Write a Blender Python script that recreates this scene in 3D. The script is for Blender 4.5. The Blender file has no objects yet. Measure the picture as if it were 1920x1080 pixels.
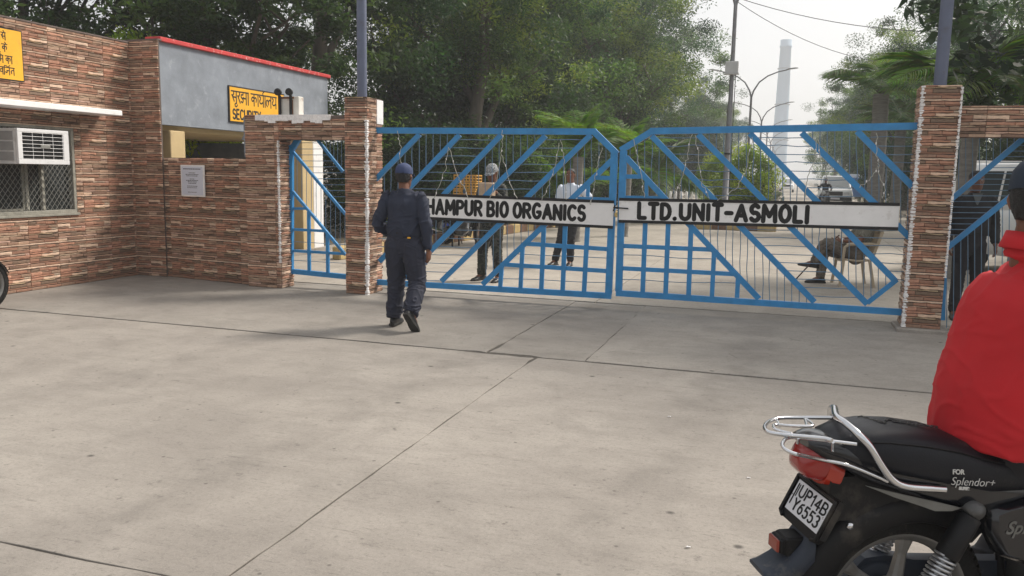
import bpy, bmesh, math, random
import numpy as np
from mathutils import Vector, Matrix, noise
random.seed(7); np.random.seed(7)
R_ = math.radians
sc = bpy.context.scene
COL = sc.collection
# ---------------------------------------------------------------- camera
CAM_H = 1.6; YAW, PITCH, ROLL, FPX = R_(18.1189), R_(7.9336), R_(1.1000), 1542.48
_f = Vector((-math.sin(YAW)*math.cos(PITCH), math.cos(YAW)*math.cos(PITCH), -math.sin(PITCH)))
_r0 = Vector((math.cos(YAW), math.sin(YAW), 0)); _u0 = _r0.cross(_f)
CR = _r0*math.cos(ROLL)+_u0*math.sin(ROLL); CU = -_r0*math.sin(ROLL)+_u0*math.cos(ROLL); CF = _f
CO = Vector((0, 0, CAM_H))
cam = bpy.data.cameras.new('camera'); camo = bpy.data.objects.new('camera', cam); COL.objects.link(camo)
M = Matrix((( CR.x, CU.x, -CF.x, 0), (CR.y, CU.y, -CF.y, 0), (CR.z, CU.z, -CF.z, CAM_H), (0, 0, 0, 1)))
camo.matrix_world = M
cam.sensor_width = 36; cam.lens = FPX/1920*36; cam.clip_start = .05; cam.clip_end = 4000
sc.camera = camo
# ---------------------------------------------------------------- light
SUN_EL, SUN_AZ = R_(44), R_(46)          # azimuth measured from the road direction towards the right
world = bpy.data.worlds.new('World'); sc.world = world; world.use_nodes = True
wn = world.node_tree.nodes; wl = world.node_tree.links
bg = wn['Background']; sky = wn.new('ShaderNodeTexSky'); sky.sky_type = 'NISHITA'; sky.sun_disc = False
sky.sun_elevation = SUN_EL; sky.sun_rotation = SUN_AZ; sky.air_density = 1.0; sky.dust_density = 6.0; sky.ozone_density = 1.5
hsv = wn.new('ShaderNodeHueSaturation'); hsv.inputs['Saturation'].default_value = .6
wl.new(sky.outputs[0], hsv.inputs['Color'])
wmix = wn.new('ShaderNodeMix'); wmix.data_type = 'RGBA'; wmix.inputs[0].default_value = .5
wmix.inputs[7].default_value = (9.2, 9.1, 8.9, 1)
wl.new(hsv.outputs[0], wmix.inputs[6]); wl.new(wmix.outputs[2], bg.inputs['Color'])
bg.inputs['Strength'].default_value = .10
sun = bpy.data.lights.new('sun', 'SUN'); suno = bpy.data.objects.new('sun', sun); COL.objects.link(suno)
sun.energy = 3.3; sun.angle = R_(12); sun.color = (1, .93, .84)
_sd = Vector((math.sin(SUN_AZ)*math.cos(SUN_EL), math.cos(SUN_AZ)*math.cos(SUN_EL), math.sin(SUN_EL)))
suno.rotation_euler = _sd.to_track_quat('Z', 'Y').to_euler()
sc.view_settings.view_transform = 'Standard'; sc.view_settings.look = 'None'
sc.view_settings.exposure = 0.42; sc.view_settings.gamma = 1; sc.view_settings.use_curve_mapping = False
HAZE = .0016
sc.render.engine = 'CYCLES'
sc.cycles.max_bounces = 6; sc.cycles.transparent_max_bounces = 8; sc.cycles.volume_bounces = 1
sc.cycles.use_denoising = True

# ---------------------------------------------------------------- helpers
def at(ax, val, px, py):
    "point where the sight line of a photo pixel meets a plane of the place (x, y or z = val)"
    d = CF*FPX+CR*(px-960)+CU*(540-py); i = 'XYZ'.index(ax)
    return CO+d*((val-CO[i])/d[i])

class MB:
    def __init__(s): s.v = []; s.f = []; s.m = []; s.sm = []; s.c = []
    def add(s, vs, fs, mi=0, smooth=False, col=None):
        b = len(s.v); s.v += [tuple(v) for v in vs]
        for f in fs: s.f.append([b+i for i in f]); s.m.append(mi); s.sm.append(smooth); s.c.append(col)
        return s
    def box(s, lo, hi, mi=0, col=None):
        x0, y0, z0 = lo; x1, y1, z1 = hi
        return s.add([(x0,y0,z0),(x1,y0,z0),(x1,y1,z0),(x0,y1,z0),(x0,y0,z1),(x1,y0,z1),(x1,y1,z1),(x0,y1,z1)],
                     [(0,3,2,1),(4,5,6,7),(0,1,5,4),(1,2,6,5),(2,3,7,6),(3,0,4,7)], mi, False, col)
    def bbox(s, lo, hi, b=.01, mi=0):
        "box with chamfered vertical and horizontal edges"
        x0, y0, z0 = lo; x1, y1, z1 = hi
        def ring(z, i): return [(x0+i+b,y0+i,z),(x1-i-b,y0+i,z),(x1-i,y0+i+b,z),(x1-i,y1-i-b,z),(x1-i-b,y1-i,z),(x0+i+b,y1-i,z),(x0+i,y1-i-b,z),(x0+i,y0+i+b,z)]
        rs = [ring(z0,b), ring(z0+b,0), ring(z1-b,0), ring(z1,b)]
        vs = sum(rs, []); fs = [tuple(range(7,-1,-1)), tuple(range(24,32))]
        for k in range(3):
            for i in range(8): j = (i+1) % 8; fs.append((k*8+i, k*8+j, k*8+8+j, k*8+8+i))
        return s.add(vs, fs, mi)
    def bar(s, a, b, w, h, up=(0,0,1), mi=0):
        "rectangular bar from a to b; w across, h along up"
        a = Vector(a); b = Vector(b); t = (b-a).normalized(); up = Vector(up)
        sd = t.cross(up)
        if sd.length < 1e-4: sd = t.cross(Vector((0,1,0)))
        sd.normalize(); u = sd.cross(t).normalized()
        vs = []
        for p in (a, b):
            for i, j in ((-1,-1),(1,-1),(1,1),(-1,1)): vs.append(p+sd*(i*w/2)+u*(j*h/2))
        return s.add(vs, [(0,3,2,1),(4,5,6,7),(0,1,5,4),(1,2,6,5),(2,3,7,6),(3,0,4,7)], mi)
    def tube(s, pts, r, n=8, mi=0, cap=True, closed=False, smooth=True):
        pts = [Vector(p) for p in pts]; k = len(pts); rs = r if hasattr(r, '__len__') else [r]*k
        vs = []; ref = None
        for i, p in enumerate(pts):
            if closed: t = (pts[(i+1)%k]-pts[i-1]).normalized()
            else: t = (pts[min(i+1,k-1)]-pts[max(i-1,0)]).normalized()
            if ref is None: ref = Vector((0,0,1)) if abs(t.z) < .9 else Vector((1,0,0))
            x = t.cross(ref)
            if x.length < 1e-5: x = t.cross(Vector((0.3,1,0.2)))
            x.normalize(); y = x.cross(t).normalized(); ref = y if False else (y)
            for j in range(n):
                a = 2*math.pi*j/n; vs.append(p+x*(math.cos(a)*rs[i])+y*(math.sin(a)*rs[i]))
        fs = []
        for i in range(k if closed else k-1):
            for j in range(n):
                j2 = (j+1) % n; i2 = (i+1) % k
                fs.append((i*n+j, i*n+j2, i2*n+j2, i2*n+j))
        s.add(vs, fs, mi, smooth)
        if cap and not closed:
            s.add([vs[j] for j in range(n)], [tuple(range(n-1,-1,-1))], mi); s.add([vs[(k-1)*n+j] for j in range(n)], [tuple(range(n))], mi)
        return s
    def lathe(s, o, ax, prof, n=24, mi=0, smooth=True):
        "profile [(along axis, radius)] turned round the axis through o"
        o = Vector(o); ax = Vector(ax).normalized(); x = ax.orthogonal().normalized(); y = ax.cross(x)
        vs = [o+ax*h+(x*math.cos(2*math.pi*j/n)+y*math.sin(2*math.pi*j/n))*max(r,1e-5) for h, r in prof for j in range(n)]
        fs = [(i*n+j, i*n+(j+1)%n, (i+1)*n+(j+1)%n, (i+1)*n+j) for i in range(len(prof)-1) for j in range(n)]
        return s.add(vs, fs, mi, smooth)
    def prism(s, poly, o, x, y, d, mi=0, smooth=False):
        "polygon in the plane (x, y) through o, extruded by the vector d"
        o = Vector(o); x = Vector(x); y = Vector(y); d = Vector(d); n = len(poly)
        a = [o+x*p[0]+y*p[1] for p in poly]
        s.add(a+[p+d for p in a], [(i, (i+1)%n, n+(i+1)%n, n+i) for i in range(n)], mi, smooth)
        s.add(a, [tuple(range(n-1,-1,-1))], mi); s.add([p+d for p in a], [tuple(range(n))], mi)
        return s
    def loft(s, rings, mi=0, smooth=True, cap=True, closed_u=True):
        n = len(rings[0]); vs = [p for r in rings for p in r]; fs = []
        for i in range(len(rings)-1):
            for j in range(n if closed_u else n-1):
                fs.append((i*n+j, i*n+(j+1)%n, (i+1)*n+(j+1)%n, (i+1)*n+j))
        s.add(vs, fs, mi, smooth)
        if cap: s.add(rings[0], [tuple(range(n-1,-1,-1))], mi, smooth); s.add(rings[-1], [tuple(range(n))], mi, smooth)
        return s
    def shift(s, d): s.v = [(x, y+d, z) for x, y, z in s.v]; return s
    def mesh(s, name, mats):
        me = bpy.data.meshes.new(name); me.from_pydata(s.v, [], s.f)
        for m in (mats if isinstance(mats, (list, tuple)) else [mats]): me.materials.append(m)
        me.polygons.foreach_set('material_index', s.m); me.polygons.foreach_set('use_smooth', s.sm)
        if any(c is not None for c in s.c):
            ca = me.color_attributes.new('Col', 'FLOAT_COLOR', 'CORNER'); arr = []
            for f, c in zip(s.f, s.c): arr += list((c or (1,1,1))+(1,))[:4]*len(f)
            ca.data.foreach_set('color', arr)
        me.update(); return me

def ob(name, data, parent=None, world=True):
    o = bpy.data.objects.new(name, data); COL.objects.link(o)
    if parent is not None:
        o.parent = parent
        if world: o.matrix_parent_inverse = WM(parent).inverted()
    return o
def WM(o):
    m = Matrix.LocRotScale(o.location, o.rotation_euler, o.scale)
    return WM(o.parent) @ o.matrix_parent_inverse @ m if o.parent else m
def put(name, mb, mats, parent=None, world=True): return ob(name, mb.mesh(name, mats), parent, world)
def tag(o, label=None, cat=None, group=None, kind=None):
    if label: o['label'] = label
    if cat: o['category'] = cat
    if group: o['group'] = group
    if kind: o['kind'] = kind
    return o
def thing(name, label, cat, loc=(0,0,0), rz=0, group=None):
    e = bpy.data.objects.new(name, None); COL.objects.link(e); e.location = loc; e.rotation_euler = (0,0,rz); e.empty_display_size = .2
    return tag(e, label, cat, group)
def copy_tree(o, parent=None):
    c = o.copy(); COL.objects.link(c); c.parent = parent
    if parent is not None: c.matrix_parent_inverse = o.matrix_parent_inverse
    for ch in [x for x in KIDS.get(o.name, [])] if False else list(o.children): copy_tree(ch, c)
    return c
KIDS = {}

# ---------------------------------------------------------------- materials
def mat(name, col, rough=.6, metal=0, var=0., vs=6, bump=0., bs=60, spot=None, spots=8, spota=.5, attr=False, island=False, spec=None, stretch=(1,1,1), coat=0, trans=0):
    m = bpy.data.materials.new(name); m.use_nodes = True; N = m.node_tree.nodes; L = m.node_tree.links
    b = N['Principled BSDF']; b.inputs['Roughness'].default_value = rough; b.inputs['Metallic'].default_value = metal
    if spec is not None: b.inputs['Specular IOR Level'].default_value = spec
    if coat: b.inputs['Coat Weight'].default_value = coat; b.inputs['Coat Roughness'].default_value = .08
    tc = N.new('ShaderNodeTexCoord'); mp = N.new('ShaderNodeMapping'); mp.inputs['Scale'].default_value = stretch
    L.new(tc.outputs['Object'], mp.inputs['Vector'])
    def rgb(c): n = N.new('ShaderNodeRGB'); n.outputs[0].default_value = (*c, 1); return n.outputs[0]
    def mixn(f, a, bb, mode='MIX'):
        x = N.new('ShaderNodeMix'); x.data_type = 'RGBA'; x.blend_type = mode
        if hasattr(f, 'default_value') or hasattr(f, 'is_linked'): L.new(f, x.inputs[0])
        else: x.inputs[0].default_value = f
        L.new(a, x.inputs[6]); L.new(bb, x.inputs[7]); return x.outputs[2]
    def noi(scale, det=4, rg=.6):
        n = N.new('ShaderNodeTexNoise'); n.inputs['Scale'].default_value = scale; n.inputs['Detail'].default_value = det; n.inputs['Roughness'].default_value = rg
        L.new(mp.outputs[0], n.inputs['Vector']); return n.outputs[0]
    def ramp(x, a, bb, c0=0, c1=1):
        r = N.new('ShaderNodeMapRange'); r.inputs[1].default_value = a; r.inputs[2].default_value = bb; r.inputs[3].default_value = c0; r.inputs[4].default_value = c1
        L.new(x, r.inputs[0]); return r.outputs[0]
    c = rgb(col)
    if attr:
        a = N.new('ShaderNodeAttribute'); a.attribute_name = 'Col'; c = mixn(1., c, a.outputs['Color'], 'MULTIPLY')
    if var:
        x = N.new('ShaderNodeMapRange'); L.new(noi(vs), x.inputs[0]); x.inputs[1].default_value = .25; x.inputs[2].default_value = .75
        x.inputs[3].default_value = 1-var; x.inputs[4].default_value = 1+var
        cc = N.new('ShaderNodeCombineColor')
        for i in range(3): L.new(x.outputs[0], cc.inputs[i])
        c = mixn(1., c, cc.outputs[0], 'MULTIPLY')
    if island:
        oi = N.new('ShaderNodeObjectInfo'); v = ramp(oi.outputs['Random'], 0, 1, 1-island, 1+island)
        cc = N.new('ShaderNodeCombineColor')
        for i in range(3): L.new(v, cc.inputs[i])
        c = mixn(1., c, cc.outputs[0], 'MULTIPLY')
    if spot:
        f = ramp(noi(spots, 6, .7), .56, .68, 0, spota); c = mixn(f, c, rgb(spot))
    L.new(c, b.inputs['Base Color'])
    if bump:
        bn = N.new('ShaderNodeBump'); bn.inputs['Strength'].default_value = bump; bn.inputs['Distance'].default_value = .01
        L.new(noi(bs, 5), bn.inputs['Height']); L.new(bn.outputs[0], b.inputs['Normal'])
    m['x'] = 1
    return m
# ================================================================= ground
def ground_mat(name, base, tint, streak=(1,1,1), island=.05):
    m = bpy.data.materials.new(name); m.use_nodes = True; N = m.node_tree.nodes; L = m.node_tree.links; b = N['Principled BSDF']
    b.inputs['Roughness'].default_value = .88; b.inputs['Specular IOR Level'].default_value = .25
    g = N.new('ShaderNodeNewGeometry'); pos = g.outputs['Position']
    def mapn(sc_, rot=0):
        mp = N.new('ShaderNodeMapping'); mp.inputs['Scale'].default_value = sc_; mp.inputs['Rotation'].default_value = (0,0,rot); L.new(pos, mp.inputs['Vector']); return mp.outputs[0]
    def noi(v, s, d=5, r=.6, dis=0):
        n = N.new('ShaderNodeTexNoise'); n.inputs['Scale'].default_value = s; n.inputs['Detail'].default_value = d; n.inputs['Roughness'].default_value = r; n.inputs['Distortion'].default_value = dis
        L.new(v, n.inputs['Vector']); return n.outputs[0]
    def rng(x, a, bb, c, d):
        r = N.new('ShaderNodeMapRange'); L.new(x, r.inputs[0])
        for i, q in enumerate((a, bb, c, d)): r.inputs[i+1].default_value = q
        return r.outputs[0]
    def mix(f, a, bb, mode='MIX'):
        x = N.new('ShaderNodeMix'); x.data_type = 'RGBA'; x.blend_type = mode
        if isinstance(f, (int, float)): x.inputs[0].default_value = f
        else: L.new(f, x.inputs[0])
        for q, i in ((a, 6), (bb, 7)):
            if isinstance(q, tuple): x.inputs[i].default_value = (*q, 1)
            else: L.new(q, x.inputs[i])
        return x.outputs[2]
    v = mapn((1,1,1)); vst = mapn((.22,1.6,1), .12)
    c = mix(rng(noi(v, .55, 6, .62), .38, .62, 0, 1), base, tint)
    c = mix(rng(noi(mapn((.6,1,1),.7), .8, 7, .66, .8), .50, .66, 0, .36), c, tuple(x*.66 for x in base))
    c = mix(rng(noi(v, 2.3, 6, .7, .6), .45, .72, 0, .5), c, tuple(x*.62 for x in base))       # blotches of tyre dirt
    c = mix(rng(noi(vst, 5, 7, .72), .50, .72, 0, .30), c, tuple(x*.62 for x in base))          # drag streaks
    c = mix(rng(noi(vst, 22, 6, .8), .585, .65, 0, .6), c, tuple(x*.42 for x in base))
    c = mix(rng(noi(mapn((.5,3.2,1),-.06), 30, 4, .85), .60, .66, 0, .6), c, tuple(x*.38 for x in base))         # scratch marks
    c = mix(rng(noi(v, 45, 6, .85), .50, .70, 0, .6), c, tuple(x*.5 for x in base))           # grain
    c = mix(rng(noi(v, 110, 3, .7), .56, .72, 0, .5), c, tuple(min(.8,x*1.5) for x in base))
    c = mix(rng(noi(v, 9, 8, .8), .585, .65, 0, .55), c, tuple(x*.42 for x in base))             # small stains
    vo = N.new('ShaderNodeTexVoronoi'); vo.inputs['Scale'].default_value = 2.1; vo.inputs['Randomness'].default_value = 1; L.new(mapn((1,1.1,1),.4), vo.inputs['Vector'])
    c = mix(rng(vo.outputs['Distance'], .025, .06, .85, 0), c, (.06,.055,.05))                 # dropped specks
    vo2 = N.new('ShaderNodeTexVoronoi'); vo2.inputs['Scale'].default_value = 6.3; L.new(mapn((1,1,1),1.3), vo2.inputs['Vector'])
    c = mix(rng(vo2.outputs['Distance'], .04, .08, .7, 0), c, (.09,.08,.07))
    vc = N.new('ShaderNodeTexVoronoi'); vc.feature = 'DISTANCE_TO_EDGE'; vc.inputs['Scale'].default_value = .33
    wv = N.new('ShaderNodeVectorMath'); wv.operation = 'ADD'; nz = N.new('ShaderNodeTexNoise'); nz.inputs['Scale'].default_value = 1.7; nz.inputs['Detail'].default_value = 8; L.new(v, nz.inputs['Vector'])
    L.new(v, wv.inputs[0]); L.new(nz.outputs['Color'], wv.inputs[1]); L.new(wv.outputs[0], vc.inputs['Vector'])
    cm = N.new('ShaderNodeMath'); cm.operation = 'MULTIPLY'; L.new(rng(vc.outputs['Distance'], .0012, .004, .8, 0), cm.inputs[0]); L.new(rng(noi(v, .9, 3, .6), .60, .68, 0, .8), cm.inputs[1])
    c = mix(cm.outputs[0], c, (.11,.098,.085))                                                   # hairline cracks
    tm = N.new('ShaderNodeTexWave'); tm.wave_type = 'BANDS'; tm.inputs['Scale'].default_value = .16; tm.inputs['Distortion'].default_value = 2.2; tm.inputs['Detail'].default_value = 1; tm.inputs['Detail Scale'].default_value = .4; L.new(mapn((1,.25,1), .35), tm.inputs['Vector'])
    tk_ = N.new('ShaderNodeMath'); tk_.operation = 'MULTIPLY'; L.new(rng(tm.outputs['Fac'], .86, 1., 0, .30), tk_.inputs[0]); L.new(rng(noi(v, 3, 6, .7), .40, .62, 0, 1), tk_.inputs[1])
    c = mix(tk_.outputs[0], c, tuple(x*.5 for x in base))                                      # faint tyre tracks
    oi = N.new('ShaderNodeObjectInfo'); k = rng(oi.outputs['Random'], 0, 1, 1-island, 1+island)
    cc = N.new('ShaderNodeCombineColor')
    for i in range(3): L.new(k, cc.inputs[i])
    c = mix(1., c, cc.outputs[0], 'MULTIPLY')
    L.new(c, b.inputs['Base Color'])
    a1 = N.new('ShaderNodeMath'); a1.operation = 'ADD'; L.new(noi(v, 90, 6, .75), a1.inputs[0]); L.new(noi(vst, 14, 6, .7), a1.inputs[1])
    bn = N.new('ShaderNodeBump'); bn.inputs['Strength'].default_value = .35; bn.inputs['Distance'].default_value = .006
    L.new(a1.outputs[0], bn.inputs['Height']); L.new(bn.outputs[0], b.inputs['Normal'])
    return m
M_CONC = ground_mat('worn_concrete', (.275,.25,.222), (.335,.307,.272))
M_CONC2 = ground_mat('gate_row_concrete', (.262,.240,.214), (.325,.300,.266))  # slightly darker tone for the slab row before the gate
M_ROAD = ground_mat('road_concrete', (.36,.325,.28), (.43,.39,.335))
M_EARTH = mat('earth', (.12,.10,.07), .95, var=.4, vs=2, bump=.5, bs=12)
M_JOINT = mat('joint_dirt', (.075,.066,.055), .95, var=.3, vs=20, bump=.4)

g = MB(); g.add([(-900,-60,-.08),(900,-60,-.08),(900,1200,-.08),(-900,1200,-.08)], [(0,1,2,3)])
tag(put('ground', g, M_EARTH), 'bare brown earth ground under the trees', kind='structure')
fc = MB(); fc.box((-9.3,-3,-.075), (9,10.12,-.007))
forecourt = tag(put('forecourt', fc, M_JOINT), 'worn grey concrete forecourt in front of the gate', kind='structure')
def slab(x0, x1, y0, y1, zt, mt, parent, seed=0, step=.12, amp=.006, zb=-.02, fault=()):
    "cast slab with a slightly crumbled edge"
    rnd = random.Random(seed); pts = []
    def edge(a, b):
        n = max(2, int(math.dist(a, b)/step))
        for i in range(n):
            t = i/n; x = a[0]+(b[0]-a[0])*t; y = a[1]+(b[1]-a[1])*t
            q = noise.noise(Vector((x*3.1+seed, y*3.1, seed*.7)))*amp*1.2+rnd.uniform(-1,1)*amp*.45
            for fx, fy, fr, fa in fault:
                d = math.dist((x,y),(fx,fy))
                if d < fr: q += -abs(rnd.uniform(.2,1))*fa
            nx, ny = (b[1]-a[1]), -(b[0]-a[0]); l = math.hypot(nx, ny); pts.append((x+nx/l*q, y+ny/l*q))
    edge((x0,y0),(x1,y0)); edge((x1,y0),(x1,y1)); edge((x1,y1),(x0,y1)); edge((x0,y1),(x0,y0))
    m = MB(); n = len(pts); cx = sum(p[0] for p in pts)/n; cy = sum(p[1] for p in pts)/n
    def ins(p, d): 
        l = math.dist(p,(cx,cy)); k = (l-d)/l; return (cx+(p[0]-cx)*k, cy+(p[1]-cy)*k)
    top = [(*ins(p,.003), zt) for p in pts]; sh = [(*p, zt-.003) for p in pts]; bo = [(*p, zb) for p in pts]
    m.add(top, [tuple(range(n))])
    m.add(top+sh+bo, [(k*n+n+i, k*n+n+(i+1)%n, k*n+(i+1)%n, k*n+i) for k in range(2) for i in range(n)])
    return put('concrete_slab', m, mt, parent, True)
J = .0052
FA = [(-2.35,6.86,.35,.03),(-2.0,6.8,.2,.02)]
slab(-9.05,-2.0-J,2.485+J,6.80-J,0,M_CONC,forecourt,1,fault=FA)
slab(-2.0+J,8.9,-2.8,6.80-J,-.001,M_CONC,forecourt,2,fault=FA)
slab(-9.05,-2.0-J,-2.8,2.485-J,0,M_CONC,forecourt,3)
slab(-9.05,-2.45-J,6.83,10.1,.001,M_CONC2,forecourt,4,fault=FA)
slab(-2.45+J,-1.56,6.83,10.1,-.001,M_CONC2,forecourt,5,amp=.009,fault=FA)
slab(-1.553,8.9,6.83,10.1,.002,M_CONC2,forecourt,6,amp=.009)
rd = MB(); rd.box((-60,10.125,-.075), (40,420,-.03))
road = tag(put('road', rd, M_JOINT), 'pale concrete avenue running away behind the gate', kind='structure')
ys = [10.135, 14.6, 19.2, 24, 29, 34, 40, 48, 60, 85, 130, 419]
for i in range(len(ys)-1):
    for j, (xa, xb) in enumerate(((-59.9,-6.9),(-6.895,-2.2),(-2.195,2.6),(2.605,39.9))):
        slab(xa, xb-.005, ys[i]+.004, ys[i+1]-.004, .004+.001*((i+j)%2), M_ROAD, road, 20+i*4+j, step=1.5 if i < 5 else 10, amp=.004)

# ================================================================= ledge-stone tiles
PAL = [((.30,.165,.118),4),((.25,.140,.10),4),((.20,.128,.094),5),((.155,.108,.080),3),((.42,.31,.24),1.8),((.28,.19,.14),3)]
def pick(r):
    t = r.uniform(0, sum(w for _, w in PAL))
    for c, w in PAL:
        t -= w
        if t <= 0: break
    k = r.uniform(.82,1.18); return tuple(x*k for x in c)
def sliver_layout(variant):
    r = random.Random(100+variant); rows = []; z = 0.
    hs = [.040,.019,.047,.015,.040,.022,.045,.013,.037,.022]
    for i, h in enumerate(hs):
        cuts = [0.]; x = 0
        lo, hi = (.12,.30) if h > .03 else (.16,.40)
        while x < .45:
            x += r.uniform(lo, hi)
            if r.random() < .12 and h > .03: cuts.append(min(x,.45)); x += .035
            cuts.append(min(x,.45))
        if .45-cuts[-2] < .03: cuts.pop(-2)
        if i == len(hs)-1:
            pieces = [(0,.45,(.56,.43,.345),.022)]
        else:
            pieces = [(cuts[k],cuts[k+1], tuple(q*r.uniform(.9,1.1) for q in (.42,.31,.24)) if (h<.025 and r.random()<.5) or (cuts[k+1]-cuts[k]<.045) else pick(r), r.uniform(.009,.021)) for k in range(len(cuts)-1) if cuts[k+1]-cuts[k]>.004]
        rows.append((z, z+h, pieces, r.random()*100)); z += h
    return rows
LAY = [sliver_layout(i) for i in range(3)]
TC = {}
M_TILE = mat('ledge_stone_tile', (1.44,1.42,1.36), .62, attr=True, var=.22, vs=38, bump=.35, bs=70, island=.10, spec=.35)
def tile_mesh(variant, u0, u1, v0, v1):
    key = (variant, round(u0,2), round(u1,2), round(v0,2), round(v1,2))
    if key in TC: return TC[key]
    m = MB(); m.box((u0,0,v0),(u1,.006,v1),col=(.05,.035,.028))
    for (za, zb, pcs, ph) in LAY[variant]:
        if zb <= v0+.003 or za >= v1-.003: continue
        for (a, b, c, d) in pcs:
            a2, b2 = max(a,u0), min(b,u1)
            if b2-a2 < .006: continue
            n = max(1, int((b2-a2)/.05)); top = []; bot = []
            for i in range(n+1):
                x = a2+(b2-a2)*i/n
                wz = noise.noise(Vector((x*14, zb*40, ph)))*.009; wb = noise.noise(Vector((x*14, za*40, ph)))*.009
                if zb > .295: wz = noise.noise(Vector((x*9, 3, ph)))*.003
                top.append((x, min(zb+wz-.0015, v1))); bot.append((x, max(za+wb+.0015, v0)))
            dd = [d*(1+.35*noise.noise(Vector((x*20,ph,za*9)))) for x, _ in top]
            vs = []
            for i in range(n+1):
                e = .004 if i == 0 else (-.004 if i == n else 0)
                (xt,zt),(xb2,zb2) = top[i], bot[i]; hh = zt-zb2
                vs += [(xb2,.004,zb2),(xb2+e,-dd[i]*.72,zb2+hh*.16),(xt+e,-dd[i],zt-hh*.22),(xt,.004,zt)]
            fs = []
            for i in range(n):
                for k in range(3): fs.append((i*4+k, (i+1)*4+k, (i+1)*4+k+1, i*4+k+1))
            fs += [(0,1,2,3), (n*4+3,n*4+2,n*4+1,n*4)]
            m.add(vs, fs, 0, False, c)
    TC[key] = m.mesh('tile', M_TILE); return TC[key]
def clad(parent, o, u, length, z0, z1, holes=(), u_off=0., seed=0, zoff=0):
    "rows of pressed tiles over a wall face; u runs along it with the face on the right-hand side of u"
    u = Vector(u).normalized(); n = u.cross(Vector((0,0,1))); r = random.Random(seed)
    M3 = Matrix(((u.x,-n.x,0,0),(u.y,-n.y,0,0),(0,0,1,0),(0,0,0,1))); o = Vector(o)
    nz0 = math.floor((z0-zoff)/.3+1e-6)
    j = nz0
    while j*.3+zoff < z1-.01:
        i = math.floor(u_off/.45)
        while i*.45 < u_off+length-.01:
            rects = [(max(i*.45-u_off,0), max(j*.3+zoff,z0), min(i*.45+.45-u_off,length), min(j*.3+.3+zoff,z1))]
            for h in holes:
                new = []
                for (a,b,c,d) in rects:
                    if h[2] <= a or h[0] >= c or h[3] <= b or h[1] >= d: new.append((a,b,c,d)); continue
                    if h[0] > a: new.append((a,b,h[0],d))
                    if h[2] < c: new.append((h[2],b,c,d))
                    a2, c2 = max(a,h[0]), min(c,h[2])
                    if h[1] > b: new.append((a2,b,c2,h[1]))
                    if h[3] < d: new.append((a2,h[3],c2,d))
                rects = new
            for (a,b,c,d) in rects:
                if c-a < .02 or d-b < .01: continue
                ua = a+u_off-i*.45; va = b-(j*.3+zoff)
                me = tile_mesh((i*7+j*3+seed) % 3 if False else (seed+j*i) % 3, ua, ua+c-a, va, va+d-b)
                t = ob('tile', me, parent, False)
                base = o+u*(i*.45-u_off)+Vector((0,0,j*.3+zoff))
                if parent is not None: t.matrix_parent_inverse = WM(parent).inverted()
                wob = Matrix.Rotation(r.uniform(-.004,.004),4,'Y')
                t.matrix_basis = Matrix.Translation(base+n*r.uniform(0,.003)) @ M3 @ wob
            i += 1
        j += 1
M_GROUT = mat('white_grout', (.82,.80,.79), .8, var=.2, vs=40, bump=.5, bs=90)
M_PLAST = mat('grey_plaster', (.21,.235,.27), .85, var=.22, vs=3.2, bump=.3, bs=30, spot=(.34,.37,.41), spots=5, spota=.5)
M_PLASTW = mat('white_plaster', (.62,.62,.60), .85, var=.12, vs=8, bump=.2, spot=(.35,.32,.27), spots=7, spota=.5)
M_BEIGE = mat('beige_paint', (.50,.38,.20), .8, var=.12, vs=3, bump=.1, spot=(.25,.19,.12), spots=4, spota=.3)
M_CORE = mat('mortar_core', (.13,.10,.085), .9, var=.2, vs=12, bump=.4)
M_RED = mat('red_paint', (.50,.035,.035), .6, var=.15, vs=6, bump=.15, spot=(.7,.55,.5), spots=14, spota=.8)
M_BLUE = mat('blue_gate_paint', (.028,.225,.50), .42, var=.16, vs=9, bump=.12, bs=35, spot=(.07,.22,.42), spots=22, spota=.4)
M_BLUE2 = mat('thin_rod_paint', (.12,.21,.31), .45, var=.2, vs=10)
M_STEEL = mat('pole_grey_blue', (.105,.125,.19), .5, var=.12, vs=4, spot=(.08,.07,.07), spots=7, spota=.4)
M_WHITE = mat('white_paint', (.82,.81,.80), .5, var=.06, vs=5, spot=(.45,.42,.38), spots=9, spota=.35)
M_BLACK = mat('black_paint', (.004,.004,.005), .6, var=.2, vs=20)
def splash(parent, x, y, z0, z1, nx, ny, w=.03, seed=3):
    "ragged line of white grout down a tiled corner"
    r = random.Random(seed); m = MB(); z = z0
    while z < z1-.02:
        h = r.uniform(.006,.016); ww = w*r.uniform(.3,1.1); m.box((x-ww*(1 if nx>0 else .35), y-.024-r.uniform(0,.006), z),(x+ww*(.35 if nx>0 else 1), y+ww*.9, z+h)) ; z += h*r.uniform(.7,1.8)
    return put('corner_grout', m, M_GROUT, parent)

# ----- gate pillar on the left
pl = thing('gate_pillar', 'stone-tiled square gate pillar behind the walking guard, left of the blue gates', 'pillar', (-5.22,9.68,0))
m = MB(); m.box((-5.37,9.475,0),(-5.08,9.89,2.52)); put('core', m, M_CORE, pl)
clad(pl, (-5.385,9.475,0), (1,0,0), .31, 0, 2.52, u_off=.1, seed=1)
clad(pl, (-5.08,9.475,0), (0,1,0), .415, 0, 2.52, holes=[(.25,2.22,.415,2.52)], u_off=.2, seed=2)
splash(pl, -5.066, 9.475, 0, 2.25, 1, 1, .032, 5)
m = MB(); m.box((-5.082,9.73,2.2),(-5.06,9.90,2.505)); put('plaster_patch', m, M_WHITE, pl)
m = MB(); m.tube([(-5.26,9.7,2.5),(-5.26,9.7,5.5)], .063, 16)
pp = tag(put('steel_pole', m, M_STEEL), 'grey-blue steel pole standing on the left tiled pillar', 'pole', 'steel poles on the gate pillars')
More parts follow.
